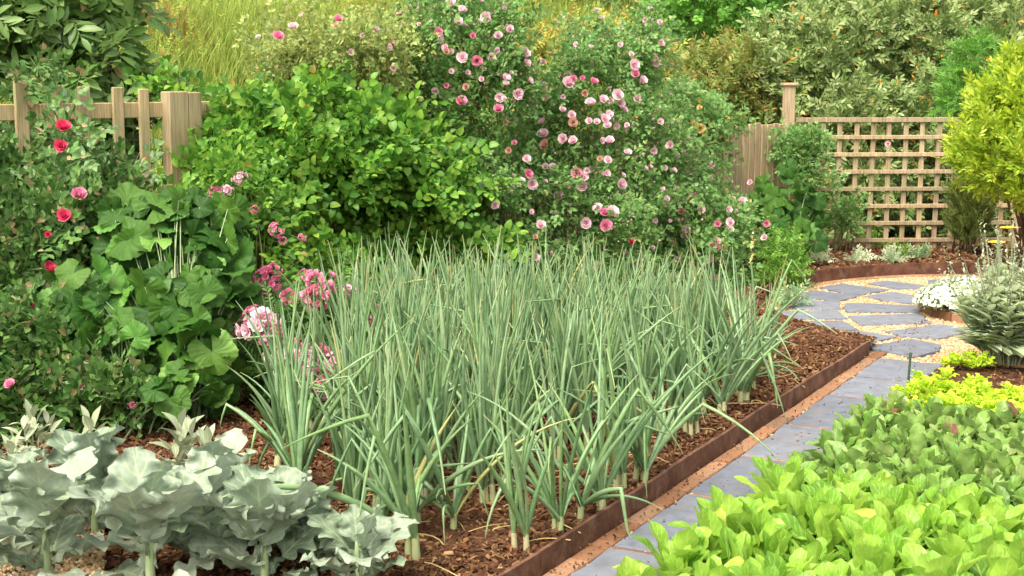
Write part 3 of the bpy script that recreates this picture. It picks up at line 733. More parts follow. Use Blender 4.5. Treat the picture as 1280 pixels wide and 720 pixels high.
def shrub(name, label, cat, els, tm, mat, n, seed, clump=9, cr=.09, base=None, stem=None, nstem=14, srad=.007, blooms=(), group=None, cl=(), sm=(.75, 1.2), fol='foliage', stname='stems', bname='bloom', gap=0.0, shell=.5, back=.45, fk={}, rough=.18, zmin=.03, inset=.075, lift=.09, buds=0, budm='ppale'):
    r = R_(seed); W = els_world(els)
    if base is None:
        c = min(W, key=lambda w: w[0][2] - w[1][2]); base = (c[0][0], c[0][1] + .1, 0)
    t = thing(name, label, cat, base, group)
    P, Nn = cloud(els, n, clump, cr, r, shell, back, rough, gap, zmin, 7, inset)
    obj(fol, foliage(tm, P, Nn, r, *sm, **fk), mat, t)
    tg = P[r.integers(0, len(P), nstem)]; obj(stname, canes(base, tg, r, srad), stem or M['cane'], t)
    if len(blooms): put_blooms(t, W, blooms, r, lift, name=bname)
    if buds:
        k = r.uniform(size=len(P)) < buds / len(P); q = P[k] + Nn[k] * .10; bt = BUD
        obj('small_buds', array(bt, frames(unit(np.cross(Nn[k], r.normal(size=Nn[k].shape))), unit(Nn[k] + UP)), r.uniform(.009, .017, k.sum()), q), M[budm], t)['kind'] = 'stuff'
        k = (r.uniform(size=len(P)) < buds * .22 / len(P)) & (Nn[:, 1] < .2); q = P[k] + Nn[k] * .11
        obj('small_blooms', array(BL[0], frames(unit(np.cross(Nn[k], r.normal(size=Nn[k].shape))), unit(Nn[k] + UP * .5)), r.uniform(.013, .026, k.sum()), q), M[budm], t)['kind'] = 'stuff'
    for (px, py, rad) in cl:
        tt, p, nr = hit(W, px, py); s = rad * 1.35 / F * p[1]; view = unit(CAMP - p)
        d = unit(nr * .5 + view * .5 + UP * .5); Rm = fr(unit(np.cross(d, r.normal(size=3))), d)
        inst('bloom_cluster', CLU[r.integers(0, 3)], t, Matrix.Translation(Vector(p + view * (lift + .06) - np.array(base))) @ Matrix(Rm.tolist()).to_4x4() @ Matrix.Scale(float(s), 4))
    return t

# green vine on the fence
shrub('climbing_vine', 'bright green heart leaved vine smothering the picket fence', 'climber',
      [(318, 168, 8.35, 66, 50, .25), (270, 215, 8.1, 26, 40, .15), (230, 105, 8.75, 50, 16, .15), (395, 172, 8.5, 100, 62, .38), (490, 208, 8.8, 85, 75, .4), (345, 215, 8.15, 105, 60, .3), (450, 250, 8.5, 90, 65, .35), (550, 260, 8.9, 60, 60, .35), (280, 300, 7.9, 60, 55, .22), (540, 320, 8.7, 80, 40, .3)],
      S_vine, M['vine'], 5600, 101, 9, .10, rough=.32, sm=(.45, .95), base=(*FP(1.6, -.2), 0), srad=.009, gap=.45)
PB = [(366, 35, 7, 'ppale'), (348, 47, 8, 'ppink'), (423, 25, 6, 'ppink'), (420, 33, 4, 'porng'), (323, 47, 3.5, 'ppale'), (453, 45, 4, 'ppale'), (470, 38, 5, 'ppale'), (491, 55, 5, 'ppink'), (492, 85, 5, 'ppale')]
shrub('climbing_rose', 'thin arching rose with a few pale blooms above the green vine', 'climbing rose',
      [(350, 75, 8.6, 45, 35, .2), (410, 65, 8.8, 70, 45, .25), (470, 70, 9.0, 60, 50, .25)], S_rose, M['roseg'], 420, 102, 6, .09, base=(*FP(1.9, -.1), 0), blooms=PB, buds=60, nstem=20, gap=.2)
A_ = [(500, 18, 5, 'ppale'), (563, 4, 7, 'ppale'), (578, 14, 7, 'ppale'), (572, 28, 7, 'ppale'), (609, 23, 8, 'ppale'), (547, 47, 8, 'ppink'), (549, 40, 6, 'ppink'), (591, 45, 4.5, 'ppink'), (622, 45, 6, 'ppale'), (637, 37, 6, 'ppale'), (558, 65, 5, 'porng'), (578, 72, 8, 'ppink'), (596, 76, 8, 'ppink'), (614, 71, 6, 'ppale'), (620, 63, 5, 'ppale'), (564, 89, 4, 'ppink'), (584, 91, 4, 'ppale'), (602, 99, 4, 'ppink'), (632, 97, 6, 'ppale'), (632, 106, 5, 'ppale'), (545, 113, 6, 'ppink'), (558, 107, 4, 'ppink'), (583, 109, 5, 'porng'), (576, 128, 8, 'ppink'), (625, 122, 7, 'ppink'), (623, 137, 7, 'ppink'), (632, 153, 4, 'porng'), (606, 219, 4.5, 'ppale'), (636, 188, 5, 'porng'), (655, 67, 8, 'ppale'), (658, 80, 6, 'ppale'), (647, 117, 8, 'ppink'), (643, 179, 4, 'ppink'), (658, 199, 6, 'ppale'), (660, 218, 7, 'ppink'), (665, 230, 8, 'ppale'), (619, 257, 6, 'ppale'), (617, 291, 5, 'ppale'), (603, 328, 5, 'ppink'), (570, 363, 4, 'ppink'), (664, 265, 4, 'ppale'), (669, 296, 4, 'porng'), (676, 282, 7, 'ppink'), (669, 321, 6, 'ppink')]
shrub('rose_bush', 'tall pink rose bush rising left of the centre above the onions', 'rose bush',
      [(560, 70, 9.35, 75, 60, .35), (620, 50, 9.6, 60, 60, .35), (600, 130, 9.4, 80, 75, .4), (560, 30, 9.5, 50, 45, .3), (640, 200, 9.5, 65, 80, .4), (610, 290, 9.2, 80, 70, .4), (660, 320, 9.3, 60, 60, .35), (520, 60, 9.3, 50, 50, .3)],
      S_rose, M['rosel'], 2600, 103, 10, .10, base=(*FP(3.2, -.5), 0), blooms=A_, buds=800, nstem=40, gap=.5, rough=.3)
B_ = [(680, 108, 6, 'ppink'), (681, 123, 5, 'ppink'), (679, 78, 5, 'ppale'), (711, 105, 9, 'ppale'), (717, 99, 5, 'ppink'), (728, 98, 4, 'ppink'), (742, 103, 6, 'ppink'), (731, 116, 5, 'porng'), (738, 130, 8, 'ppink'), (754, 125, 6, 'ppink'), (773, 119, 8, 'ppink'), (775, 129, 6, 'ppink'), (780, 138, 5, 'ppale'), (797, 123, 6, 'ppale'), (703, 138, 5, 'ppale'), (715, 144, 6, 'ppale'), (716, 153, 7, 'porng'), (737, 152, 5, 'ppale'), (746, 153, 5, 'ppale'), (756, 149, 7, 'ppink'), (761, 144, 6, 'ppale'), (759, 157, 6, 'ppink'), (797, 148, 5, 'pdeep'), (784, 157, 4, 'ppale'), (680, 169, 8, 'ppale'), (682, 182, 8, 'porng'), (704, 174, 7, 'ppale'), (717, 177, 7, 'ppale'), (752, 175, 5, 'ppale'), (762, 177, 7, 'ppale'), (679, 153, 6, 'ppale'), (682, 209, 5, 'ppink'), (691, 209, 5, 'ppink'), (750, 199, 4, 'porng'), (760, 201, 6, 'ppale'), (721, 216, 8, 'ppink'), (729, 222, 7, 'ppale'), (734, 213, 5, 'ppale'), (728, 234, 8, 'ppink'), (776, 231, 8, 'ppale'), (784, 192, 6, 'ppale'), (792, 82, 8, 'ppink'), (820, 78, 7, 'ppale'), (795, 93, 6, 'ppink'), (803, 101, 6, 'ppale'), (826, 54, 5, 'ppale'), (825, 28, 4, 'ppale'), (775, 56, 4, 'ppale'), (789, 68, 4, 'ppale'), (778, 219, 4, 'ppale'), (758, 217, 5, 'ppale'), (699, 246, 8, 'ppink'), (747, 260, 6, 'ppale'), (756, 267, 7, 'ppink'), (764, 266, 9, 'ppink'), (757, 283, 9, 'ppink'), (733, 278, 8, 'ppink'), (696, 267, 4, 'ppale'), (789, 303, 5, 'pdeep'), (727, 330, 7, 'ppink'), (748, 332, 7, 'ppale'), (793, 332, 8, 'ppink'), (707, 315, 4, 'ppale'), (816, 310, 3.5, 'ppale'), (838, 181, 6, 'ppale'), (831, 210, 4, 'ppale')]
shrub('rose_bush', 'large pink rose bush in the centre back thick with blooms', 'rose bush',
      [(740, 110, 10.1, 75, 80, .4), (790, 60, 10.4, 55, 60, .3), (720, 190, 9.9, 80, 80, .45), (700, 110, 10.1, 45, 40, .3), (800, 180, 10.3, 70, 75, .4), (730, 290, 9.8, 75, 80, .45), (800, 290, 10.1, 65, 85, .4), (840, 100, 10.8, 30, 50, .2)],
      S_rose, M['rosel'], 2600, 104, 10, .10, base=(*FP(4.4, -.5), 0), blooms=B_, buds=950, nstem=40, gap=.5, rough=.3)
C_ = [(850, 232, 5, 'ppink'), (876, 262, 6, 'ppale'), (897, 280, 5, 'ppink'), (858, 287, 6, 'ppale'), (872, 305, 5, 'ppink'), (848, 325, 5, 'ppale'), (905, 330, 5, 'ppink'), (862, 360, 5, 'ppale'), (910, 262, 5, 'ppale'), (830, 345, 5, 'ppink'), (847, 197, 7, 'ppink'), (842, 202, 5, 'ppink'), (867, 197, 7, 'ppale'), (863, 213, 7, 'ppink'), (889, 207, 5, 'ppale'), (889, 223, 5, 'ppale'), (938, 228, 4, 'ppale'), (840, 304, 4, 'porng'), (834, 327, 5, 'ppale'), (866, 247, 7, 'ppink'), (840, 256, 5, 'ppale'), (852, 265, 6, 'porng'), (927, 253, 7, 'ppink'), (913, 278, 6, 'ppale'), (912, 287, 5, 'ppale'), (894, 309, 8, 'ppink'), (883, 321, 8, 'ppink'), (889, 311, 5, 'ppale'), (879, 339, 4, 'ppale'), (843, 347, 6, 'ppink'), (892, 347, 5, 'ppink'), (888, 366, 5, 'ppale'), (888, 373, 6, 'ppale'), (873, 388, 7, 'pdeep'), (845, 377, 6, 'porng')]
shrub('rose_bush', 'pink rose bush sprawling in front of the close boarded fence', 'rose bush',
      [(862, 225, 10.9, 46, 50, .3), (860, 300, 10.5, 65, 65, .4), (900, 290, 10.9, 38, 60, .3), (880, 360, 10.4, 55, 50, .3), (830, 360, 10.2, 50, 50, .3)],
      S_rose, M['rosel'], 1700, 105, 9, .09, base=(*G(875, 395)[:2], 0), blooms=C_, buds=500, nstem=18, gap=.3)
Y_ = [(813, 117, 5, 'pyel'), (834, 123, 5, 'pyel'), (843, 125, 6, 'pyel'), (862, 132, 5, 'pyel'), (852, 164, 6, 'pyel'), (860, 164, 6, 'pyel'), (875, 160, 8, 'pyel'), (898, 170, 5, 'pyel'), (806, 115, 4, 'pyel'), (875, 135, 4, 'pyel'), (909, 149, 4, 'pyel'), (868, 155, 5, 'pyel'), (881, 170, 4, 'pyel'), (822, 128, 4, 'pyel'), (850, 143, 4, 'pyel')]
shrub('yellow_rose', 'pale yellow rose on top of the fence by the pink roses', 'rose bush',
      [(850, 150, 11.2, 50, 28, .25), (890, 165, 11.5, 32, 30, .2), (830, 135, 11.1, 30, 22, .2)], S_rose, M['rosel'], 600, 106, 8, .08, base=(*FP(5.9, .0), 0), blooms=Y_, buds=160, budm='pyel', lift=.15, nstem=14)
# left: crimson rose, mallow, floribunda
Rr = [(78, 160, 11, 'pdeep'), (76, 183, 9, 'pdeep'), (118, 179, 4, 'pdeep'), (99, 245, 11, 'ppink'), (80, 270, 10, 'pdeep'), (60, 293, 5, 'pdeep'), (62, 338, 10, 'pdeep'), (60, 329, 5, 'pdeep'), (36, 380, 8, 'pdeep'), (105, 461, 9, 'ppink'), (13, 482, 8, 'ppink'), (75, 547, 10, 'pdeep'), (165, 506, 5, 'ppink'), (100, 483, 5, 'ppink'), (48, 377, 4, 'porng'), (142, 540, 5, 'pyel')]
shrub('rose_bush', 'crimson climbing rose at the left edge over the picket fence', 'rose bush',
      [(84, 182, 7.0, 22, 28, .10), (60, 270, 6.8, 85, 40, .3), (30, 340, 6.6, 65, 70, .3), (70, 440, 6.3, 85, 55, .3), (30, 500, 6.1, 75, 55, .3), (130, 500, 6.1, 70, 45, .25), (135, 248, 7.1, 45, 28, .25), (-30, 240, 7.0, 60, 60, .3), (45, 82, 7.5, 30, 12, .10)],
      S_rosebig, M['redrosel'], 1500, 107, 8, .09, base=(*G(60, 545)[:2], 0), blooms=Rr, nstem=22, stem=M['redbark'], srad=.009, gap=.45)
# mallow: big round lobed leaves on stalks
def mallow_leaf(r):
    w1, w2 = r.uniform(.03, .12), r.uniform(0, 6); na, nr = 56, 7; v = []; uv = []
    for i in range(nr):
        for j in range(na + 1):
            a = -2.75 + 5.5 * j / na; q = (i / (nr - 1)) ** .9
            lob = 1 + .065 * math.cos(a * 5.7) + .03 * math.cos(a * 27 + 1)
            rad = q * (.5 * (lob if i > 2 else (1 + (lob - 1) * .5))); z = .10 * q + .035 * q * q * math.cos(a * 5.7) - .12 * q * q + .018 * math.sin(a * 19 + i) * q + w1 * math.sin(2 * a + w2) * q * q
            v.append([math.sin(a) * rad, math.cos(a) * rad + .0, z]); uv.append([j / na, q])
    return np.array(v), grid_faces(nr, na + 1)[:, ::-1], np.array(uv)
def mallowmat():
    m, nt = nodes('lobed_leaf'); n = N(nt); geo = n('ShaderNodeNewGeometry'); uv = n('ShaderNodeUVMap'); sx = n('ShaderNodeSeparateXYZ'); n.l(uv.outputs[0], sx.inputs[0])
    c = n.ramp(geo.outputs['Random Per Island'], [(0, (.04, .13, .02)), (.4, (.07, .20, .03)), (.75, (.11, .26, .04)), (1, (.17, .33, .06))])
    w = n.math('POWER', n.math('ADD', n.math('MULTIPLY', n.math('COSINE', n.math('MULTIPLY', n.math('SUBTRACT', sx.outputs[0], .5), 5.5 * 5.7)), .5), .5), 60)
    c = n.mix(n.math('MULTIPLY', w, .3), c, (.18, .30, .08))
    f = n.noise(geo.outputs['Position'], 60, 3)
    c = n.mix(.4, c, n.mix(1.0, c, n.ramp(f, [(.3, (.7, .7, .7)), (.7, (1.3, 1.3, 1.3))]), 'MULTIPLY'))
    finish(n, nt, c, .5, .35, .28, None, f, .5, .004); return m
MLM = mallowmat()
def mallow(label, els, base, n, seed, s0, s1, cat='mallow', name='mallow_plant'):
    r = R_(seed); t = thing(name, label, cat, base); P, Nn = cloud(els, n, 1, .01, r, .5, .4, .1, 0, .06)
    z = unit(Nn * .5 + UP * .55 + np.array([0, -.75, 0]) + r.normal(size=Nn.shape) * .38)
    d = unit(Nn * .6 - UP * .45 + r.normal(size=Nn.shape) * .5); R = frames(d, z); m = MB()
    ix = r.integers(0, 6, len(P)); ls = r.uniform(s0, s1, len(P))
    for q in range(6):
        if (ix == q).any(): m.add(*array(mallow_leaf(r), R[ix == q], ls[ix == q], P[ix == q])); obj('foliage', m, MLM, t)
    m = MB(); b = np.asarray(base)
    for p in P:
        q = b + np.array([r.normal() * .05, r.normal() * .05, 0]); h = q + (p - q) * .6 + UP * .05; h[:2] = q[:2] * .55 + p[:2] * .45
        tube(m, bez(q, h, p, 6), np.linspace(.006, .0025, 6), 4)
    obj('stalks', m, M['stalk'], t); return t
mallow('broad leaved mallow with crinkled round leaves beside the crimson rose', [(235, 290, 6.7, 65, 50, .25), (230, 370, 6.4, 80, 70, .3), (238, 455, 6.2, 55, 65, .28), (175, 300, 6.6, 55, 50, .2), (275, 340, 6.6, 32, 50, .2), (110, 390, 6.3, 55, 60, .2)], G(225, 545), 330, 108, .09, .22)
mallow('small crinkled mallow at the foot of the crimson rose', [(150, 440, 6.1, 45, 50, .2), (235, 490, 5.9, 40, 30, .2)], G(170, 560), 26, 109, .10, .17)
CL = [(318, 395, 10), (340, 420, 12), (372, 435, 10), (410, 470, 10), (345, 450, 12), (400, 440, 9), (455, 400, 8), (385, 345, 8), (333, 353, 13), (340, 341, 9), (362, 372, 9), (402, 353, 14), (395, 373, 13), (325, 407, 20), (437, 363, 7), (467, 390, 10), (447, 427, 9), (463, 453, 10), (363, 447, 16), (383, 457, 17), (392, 473, 15), (418, 453, 12), (353, 470, 9), (345, 288, 7), (353, 301, 4), (378, 370, 5), (430, 497, 7), (470, 457, 6), (405, 490, 10)]
shrub('floribunda_rose', 'low rose bush with clusters of small bright pink flowers', 'rose bush',
      [(390, 400, 6.9, 75, 55, .3), (345, 430, 6.6, 50, 60, .28), (450, 420, 7.1, 50, 60, .28), (400, 470, 6.6, 85, 45, .3)], S_feath, M['florl'], 1800, 110, 9, .07, base=(*G(390, 525)[:2], 0), cl=CL, nstem=18, gap=.2)
shrub('climbing_rose', 'leafy rose with pale pink trusses below the wide fence post', 'climbing rose',
      [(300, 250, 7.7, 55, 45, .2), (350, 290, 7.7, 60, 45, .2), (420, 310, 7.9, 45, 40, .2)], S_rosebig, M['vine'], 300, 111, 7, .08, base=(*G(330, 470)[:2], 0), cl=[(268, 240, 6), (283, 238, 6), (300, 223, 7), (378, 297, 4), (318, 262, 4)], nstem=12, gap=.3)

# ------------------------------------------------------------------ onions
def onion_parts(seed, big=1.0, spr=0.0):
    r = R_(seed); lv = MB(); sh = MB(); ns = r.integers(2, 4)
    for k in range(ns):
        b = np.array([r.normal() * .018, r.normal() * .018, 0]) if ns > 1 else np.zeros(3)
        tube(sh, [b + [0, 0, -.02], b + [0, 0, .0], b + [0, 0, .04], b + [0, 0, .08]], [.012, .0145, .012, .011], 7)
        for i in range(r.integers(4, 7)):
            a = r.uniform(0, 2 * PI); L = r.uniform(.36, .74) * big; lean = abs(r.normal(.11, .10)) + .02 + spr * r.uniform(0, .5)
            if r.uniform() < .14 + spr * .3: lean += r.uniform(.25, .5); L *= .8
            dr = np.array([math.cos(a), math.sin(a), 0]); w = r.uniform(.0050, .0105)
            n = 11; t = np.linspace(0, 1, n)
            bow = lean * (t + r.uniform(.0, .8) * t ** 2.2)
            ca = np.cumsum(np.r_[0, np.full(n - 1, L / (n - 1))])
            ang = lean * .8 + bow * .9
            if r.uniform() < .10 + spr * .35:
                kk = r.integers(5, 9); ang[kk:] += r.uniform(1.0, 2.2)
            ang = np.minimum(ang, 2.9)
            st = np.stack([np.sin(ang), np.cos(ang)], 1) * L / (n - 1)
            pr = np.vstack([[0, 0], np.cumsum(st[:-1], 0)])
            sway = np.cross(dr, UP)[None] * (r.normal() * .05 * t ** 2)[:, None]
            pts = b + np.array([0, 0, .055]) + pr[:, :1] * dr + pr[:, 1:] * UP + sway
            pts[:, 2] = np.maximum(pts[:, 2], .008)
            rad = w * np.array([.75, 1, 1.15, 1.2, 1.15, 1.05, .95, .8, .62, .4, .12])
            tube(lv, pts, rad, 6)
    return lv, sh
ONI = []
for s in range(20):
    lv, sh = onion_parts(200 + s, 1.0 if s < 14 else 1.18, 0.0 if s < 14 else .9); ONI.append((mesh('leaves', lv, M['onion']), mesh('shank', sh, M['shank'])))
OG = 'bunching onions growing in the front bed'
r = R_(300); cnt = 0
front_lab = ['onion plant nearest the joint of the rusty board', 'sprawling onion with kinked leaves over the rusty board', 'onion plant in the bare bark beside the rusty board', 'lone onion right behind the small blue cabbage']
def plant(parts, name, label, cat, loc, group, rz, sc, names, tilt=(0, 0)):
    t = thing(name, label, cat, loc, group); t.rotation_euler = (tilt[0], tilt[1], rz); t.scale = (sc, sc, sc)
    for me, nm in zip(parts, names): inst(nm, me, t, Matrix.Identity(4))
    return t
onion_pos = []
nr_ = 15
for j in range(10):
    v = -.36 - j * .20
    u0 = -.15 + j * .10; u1 = 3.75 - max(0, (j - 3)) * .10
    for u in np.arange(u0, u1, .30 if j == 0 else .145):
        onion_pos.append((u + r.normal() * .045, v + r.normal() * .045 - (.10 if j == 0 else .03) * math.sin(u * 1.9)))
def vis(p, mx=40):
    d = np.asarray(p) - CAMP; fz = d[1] * CP - d[2] * SP; x = 640 + F * d[0] / fz; y = 360 - F * (d[1] * SP + d[2] * CP) / fz; return x, y
for (x, y) in ((700, 664), (722, 652), (782, 614), (806, 606), (757, 640), (834, 562), (862, 545), (868, 508), (900, 520), (926, 503), (940, 487), (655, 690)):
    onion_pos.append(toUV(G(x, y, BZ)))
def keep_on(p):
    x, y = vis(p)
    return x > 300 + (620 - y) * .85
allp = [(p, UV(p[0], p[1], BZ)) for p in onion_pos]
allp = [q for q in allp if keep_on(q[1])]
lab_on = {}
names_ = []
for (uvp, p) in allp:
    x, y = vis(p)
    names_.append((x, y))
def onion_label(x, y, i):
    return 'blue green onion plant inside the dense stand of the front bed'
xy = np.array(names_)
special = {}
for lb, (tx, ty) in {'onion plant standing nearest the bottom end of the rusty board': (698, 662), 'onion plant just behind the small blue green broccoli plant': (520, 673), 'onion plant third from the left in the front row': (610, 670), 'onion at the far end of the bed beside the rusty board': (925, 503),
                     'onion plant halfway along the edge nearest the rusty board': (800, 610), 'onion at the left front corner of the bed beside the broccoli leaves': (345, 615), 'onion at the outer left edge before the pink flower clusters': (395, 560)}.items():
    special[int(np.argmin(((xy - [tx, ty]) ** 2).sum(1)))] = lb
for i, (uvp, p) in enumerate(allp):
    k = r.integers(14, 20) if ((uvp[1] > -.4 and r.uniform() < .55) or r.uniform() < .07 or i in special) else r.integers(0, 14)
    x_ = vis(p)[0]; sc_ = r.uniform(.80, 1.10) * (1 - .30 * max(0, min(1, (uvp[0] - 2.3) / 1.2))) * (.9 if uvp[1] > -.3 else 1) * (.9 if x_ < 430 else 1)
    if x_ < 430 and r.uniform() < .12 and i not in special: continue
    plant(ONI[k], 'onion_plant', special.get(i, onion_label(0, 0, 0)), 'onion', p, OG, r.uniform(0, 6.28), sc_, ('leaves', 'shank'), (r.normal() * .05, r.normal() * .05))
# fallen dry leaves
m = MB(); r2 = R_(301)
for k in range(90):
    u = r2.uniform(-.3, 3.9); v = -r2.uniform(.06, .9); p = UV(u, v, BZ + .02); a = r2.uniform(0, 6.28); L = r2.uniform(.06, .2)
    d = np.array([math.cos(a), math.sin(a), 0]) * L; tube(m, bez(p, p + d * .5 + [r2.normal() * .03, r2.normal() * .03, .02], p + d, 6), .0022, 4)
o = obj('straw', m, M['dry']); tag(o, 'dry straw coloured onion leaves fallen on the bark', None, None, 'stuff')

# ------------------------------------------------------------------ broccoli / cabbage
def broc_leaf(seed):
    r = R_(seed); k = r.uniform(0, 6)
    wf = lambda t: (.012 if t < .25 else .012 + .29 * math.sin(PI * min(.97, ((t - .25) / .75) ** .8)) ** .6 * (1 + .08 * math.sin(t * 36 + k) + .05 * math.sin(t * 71 + k)))
    v, f, uv = leaf(30, 12, wf, 1, .15, r.uniform(.15, .5), ruff=.065, rf=4.0 + r.uniform(-.4, .6), cup=r.uniform(-.3, .5))
    v[:, 2] += .011 * np.sin(v[:, 1] * 30 + np.abs(v[:, 0]) * 25 + k) * np.abs(v[:, 0]) * 5
    return v, f, uv
BLV = [broc_leaf(s) for s in range(8)]
def rosette(tmpl, n, r, l0, l1, t0, t1, stemh=0, zup=1.0, spiral=2.4, out=.01, jitter=.15):
    parts = []
    for i in range(n):
        q = i / max(1, n - 1); a = i * spiral + r.normal() * jitter; tl = t0 + (t1 - t0) * (1 - q) + r.normal() * jitter
        dr = np.array([math.cos(a), math.sin(a), 0]); d = dr * math.sin(tl) + UP * math.cos(tl)
        z = -dr * math.cos(tl) + UP * math.sin(tl) + r.normal(size=3) * .15
        parts.append((tmpl[r.integers(0, len(tmpl))], fr(d, z), l0 + (l1 - l0) * math.sin(PI * (.15 + .75 * (1 - q))), dr * out + UP * (stemh * q)))
    return merge(parts)
BR = []
for s in range(5):
    r = R_(400 + s); lv = rosette(BLV, 12, r, .12, .36, .15, 1.05, .16, jitter=.28)
    st = MB(); tube(st, [(0, 0, -.02), (0.005, 0, .08), (0, .004, .17), (0, 0, .24)], [.016, .014, .013, .009], 8)
    BR.append((mesh('leaves', lv, M['broc']), mesh('stem', st, M['stalk'])))
bro = [((255, 712), 1.0, 'broccoli plant wedged between the two tallest at the bottom'), ((392, 716), .7, 'broccoli plant left of the small one that stands apart'), ((60, 722), 1.0, 'blue green broccoli plant at the bottom left corner by the gravel'), ((190, 742), 1.05, 'broccoli plant with big veined leaves at the bottom, second from the left'), ((330, 735), .95, 'broccoli plant in the middle of the bottom left patch'),
       ((448, 742), .72, 'small blue green broccoli plant standing apart in front of the onions'), ((120, 672), .95, 'broccoli plant in the back row between gravel and crimson rose'), ((262, 672), .9, 'broccoli plant in the back row left of the onions'), ((-10, 690), .9, 'broccoli plant half cut by the left edge'), ((345, 685), .7, 'broccoli plant touching the first onions')]
for i, ((x, y), sc, lb) in enumerate(bro):
    p = G(x, y, BZ); plant(BR[i % 5], 'broccoli_plant', lb, 'broccoli', p, 'broccoli plants in the bottom left corner', i * 1.3 + .5, sc, ('leaves', 'stem'))
# lamb's ear
LE = [leaf(5, 2, lance(.18), 1, .35, c) for c in (.15, .35, .6)]
LB = []
for s in range(4):
    r = R_(450 + s); parts = []
    m = MB(); m.add(*rosette(LE, 11, r, .05, .10, .25, 1.2, .14))
    for k in range(3):
        a = rosette(LE, 7, r, .04, .08, .2, 1.2, .08); off = np.array([r.normal() * .05, r.normal() * .05, r.uniform(-.05, .06)]); m.add(a[0] + off, a[1], a[2])
    st = MB()
    for k in range(4): tube(st, [(0, 0, -.15), (r.normal() * .03, r.normal() * .03, .1)], [.004, .003], 5)
    LB.append((mesh('leaves', m, M['lamb']), mesh('stems', st, M['lamb'])))
for i, ((x, y), sc, lb) in enumerate([((45, 600), 1.1, 'silvery woolly plant at the left edge under the crimson rose'), ((20, 640), 1.0, 'silvery woolly plant lowest at the left edge'), ((118, 610), 1.1, 'silvery woolly plant behind the tallest broccoli leaf'), ((228, 622), 1.25, 'silvery woolly plant between broccoli and mallow'), ((262, 630), 1.0, 'silvery woolly plant nearest the onions')]):
    p = G(x, y, .09); p[2] = .18; plant(LB[i % 4], 'woolly_plant', lb, 'silver plant', p, 'silvery woolly plants behind the broccoli', i * 2.1, sc, ('leaves', 'stems'))

# ------------------------------------------------------------------ salad beds
SPN = []
for s in range(6):
    r = R_(500 + s); SPN.append(leaf(13, 4, spoon(r.uniform(.17, .24)), 1, .25, r.uniform(.1, .5), ruff=.022, rf=2.3, cup=r.uniform(.1, .8)))
BTL = []
for s in range(6):
    r = R_(520 + s); BTL.append(leaf(13, 4, spoon(r.uniform(.15, .21)), 1, .35, r.uniform(.1, .6), ruff=.03, rf=3, cup=.3))
FRL = [leaf(5, 4, heart(.42), 1, .1, .4, ruff=.14, rf=2.2) for s in range(2)]
def salad(tm, key, nvar, n, l0, l1, t0, t1, seed, stemh=0.02):
    return [(mesh('leaves', rosette(tm, n, R_(seed + s), l0, l1, t0, t1, stemh, jitter=.45, out=.035), M[key]),) for s in range(nvar)]
LET = salad(SPN, 'lett', 9, 17, .085, .175, .0, .95, 540)
BET = salad(BTL, 'beet', 8, 16, .08, .155, .05, 1.1, 560)
LIM = []
for s in range(5):
    r = R_(580 + s); m = MB()
    for k in range(9):
        a = rosette(FRL, 8, r, .022, .045, .2, 1.3, .03, jitter=.3); m.add(a[0] + np.array([r.uniform(-.09, .09), r.uniform(-.09, .09), r.uniform(.02, .07)]), a[1], a[2])
    LIM.append((mesh('leaves', m, M['lime']),))
# bands run across the path
def bandu(px, py): return toUV(G(px, py))[0]
u_bl = toUV(G(940, 590, .15))[0] + .12; u_by = toUV(G(1280, 520, .12))[0]; u_bt = toUV(G(1280, 476, .12))[0] - .12
r = R_(600)
def fill(parts, name, cat, label, group, ua_, ub_, step, sc, seed, edge_lab=None, v0=.50, v1=3.2, zz=.03, slope=0):
    r = R_(seed); c = 0
    for u in np.arange(ua_, ub_, step):
        for v in np.arange(v0, v1, step):
            p = UV(u + r.normal() * step * .2 + slope * v, v + r.normal() * step * .2, zz); x, y = vis(p + UP * .15)
            if -60 < x < 1345 and y < 800 and p[1] > 2.6:
                c += 1; plant(parts[r.integers(0, len(parts))], name, label, cat, p, group, r.uniform(0, 6.28), r.uniform(*sc), ('leaves',), (r.normal() * .1, r.normal() * .1))
    print(name, c)
fill(LET, 'salad_plant', 'salad greens', 'bright green spoon leaved salad plant in the dense front block', 'bright green salad plants at the bottom right', -.75, u_bl, .15, (.85, 1.25), 601, slope=.0)
fill(BET, 'beet_plant', 'beet greens', 'darker green red veined beet plant in the middle block of the right bed', 'beet plants across the middle of the right bed', u_bl + .03, u_by, .13, (.8, 1.2), 602)
fill(LIM, 'frilly_lettuce', 'lettuce', 'yellow green frilly lettuce clump in the row behind the beet leaves', 'yellow green frilly lettuces', u_by + .06, u_bt + .05, .17, (.9, 1.25), 603, v0=.56)
for i, ((x, y), lb) in enumerate([((1193, 462), 'small yellow green lettuce alone on the bare soil, left one'), ((1222, 464), 'small yellow green lettuce alone on the bare soil beside the orange stone')]):
    plant(LIM[i], 'frilly_lettuce', lb, 'lettuce', G(x, y, .03), 'yellow green frilly lettuces', i, .95, ('leaves',))

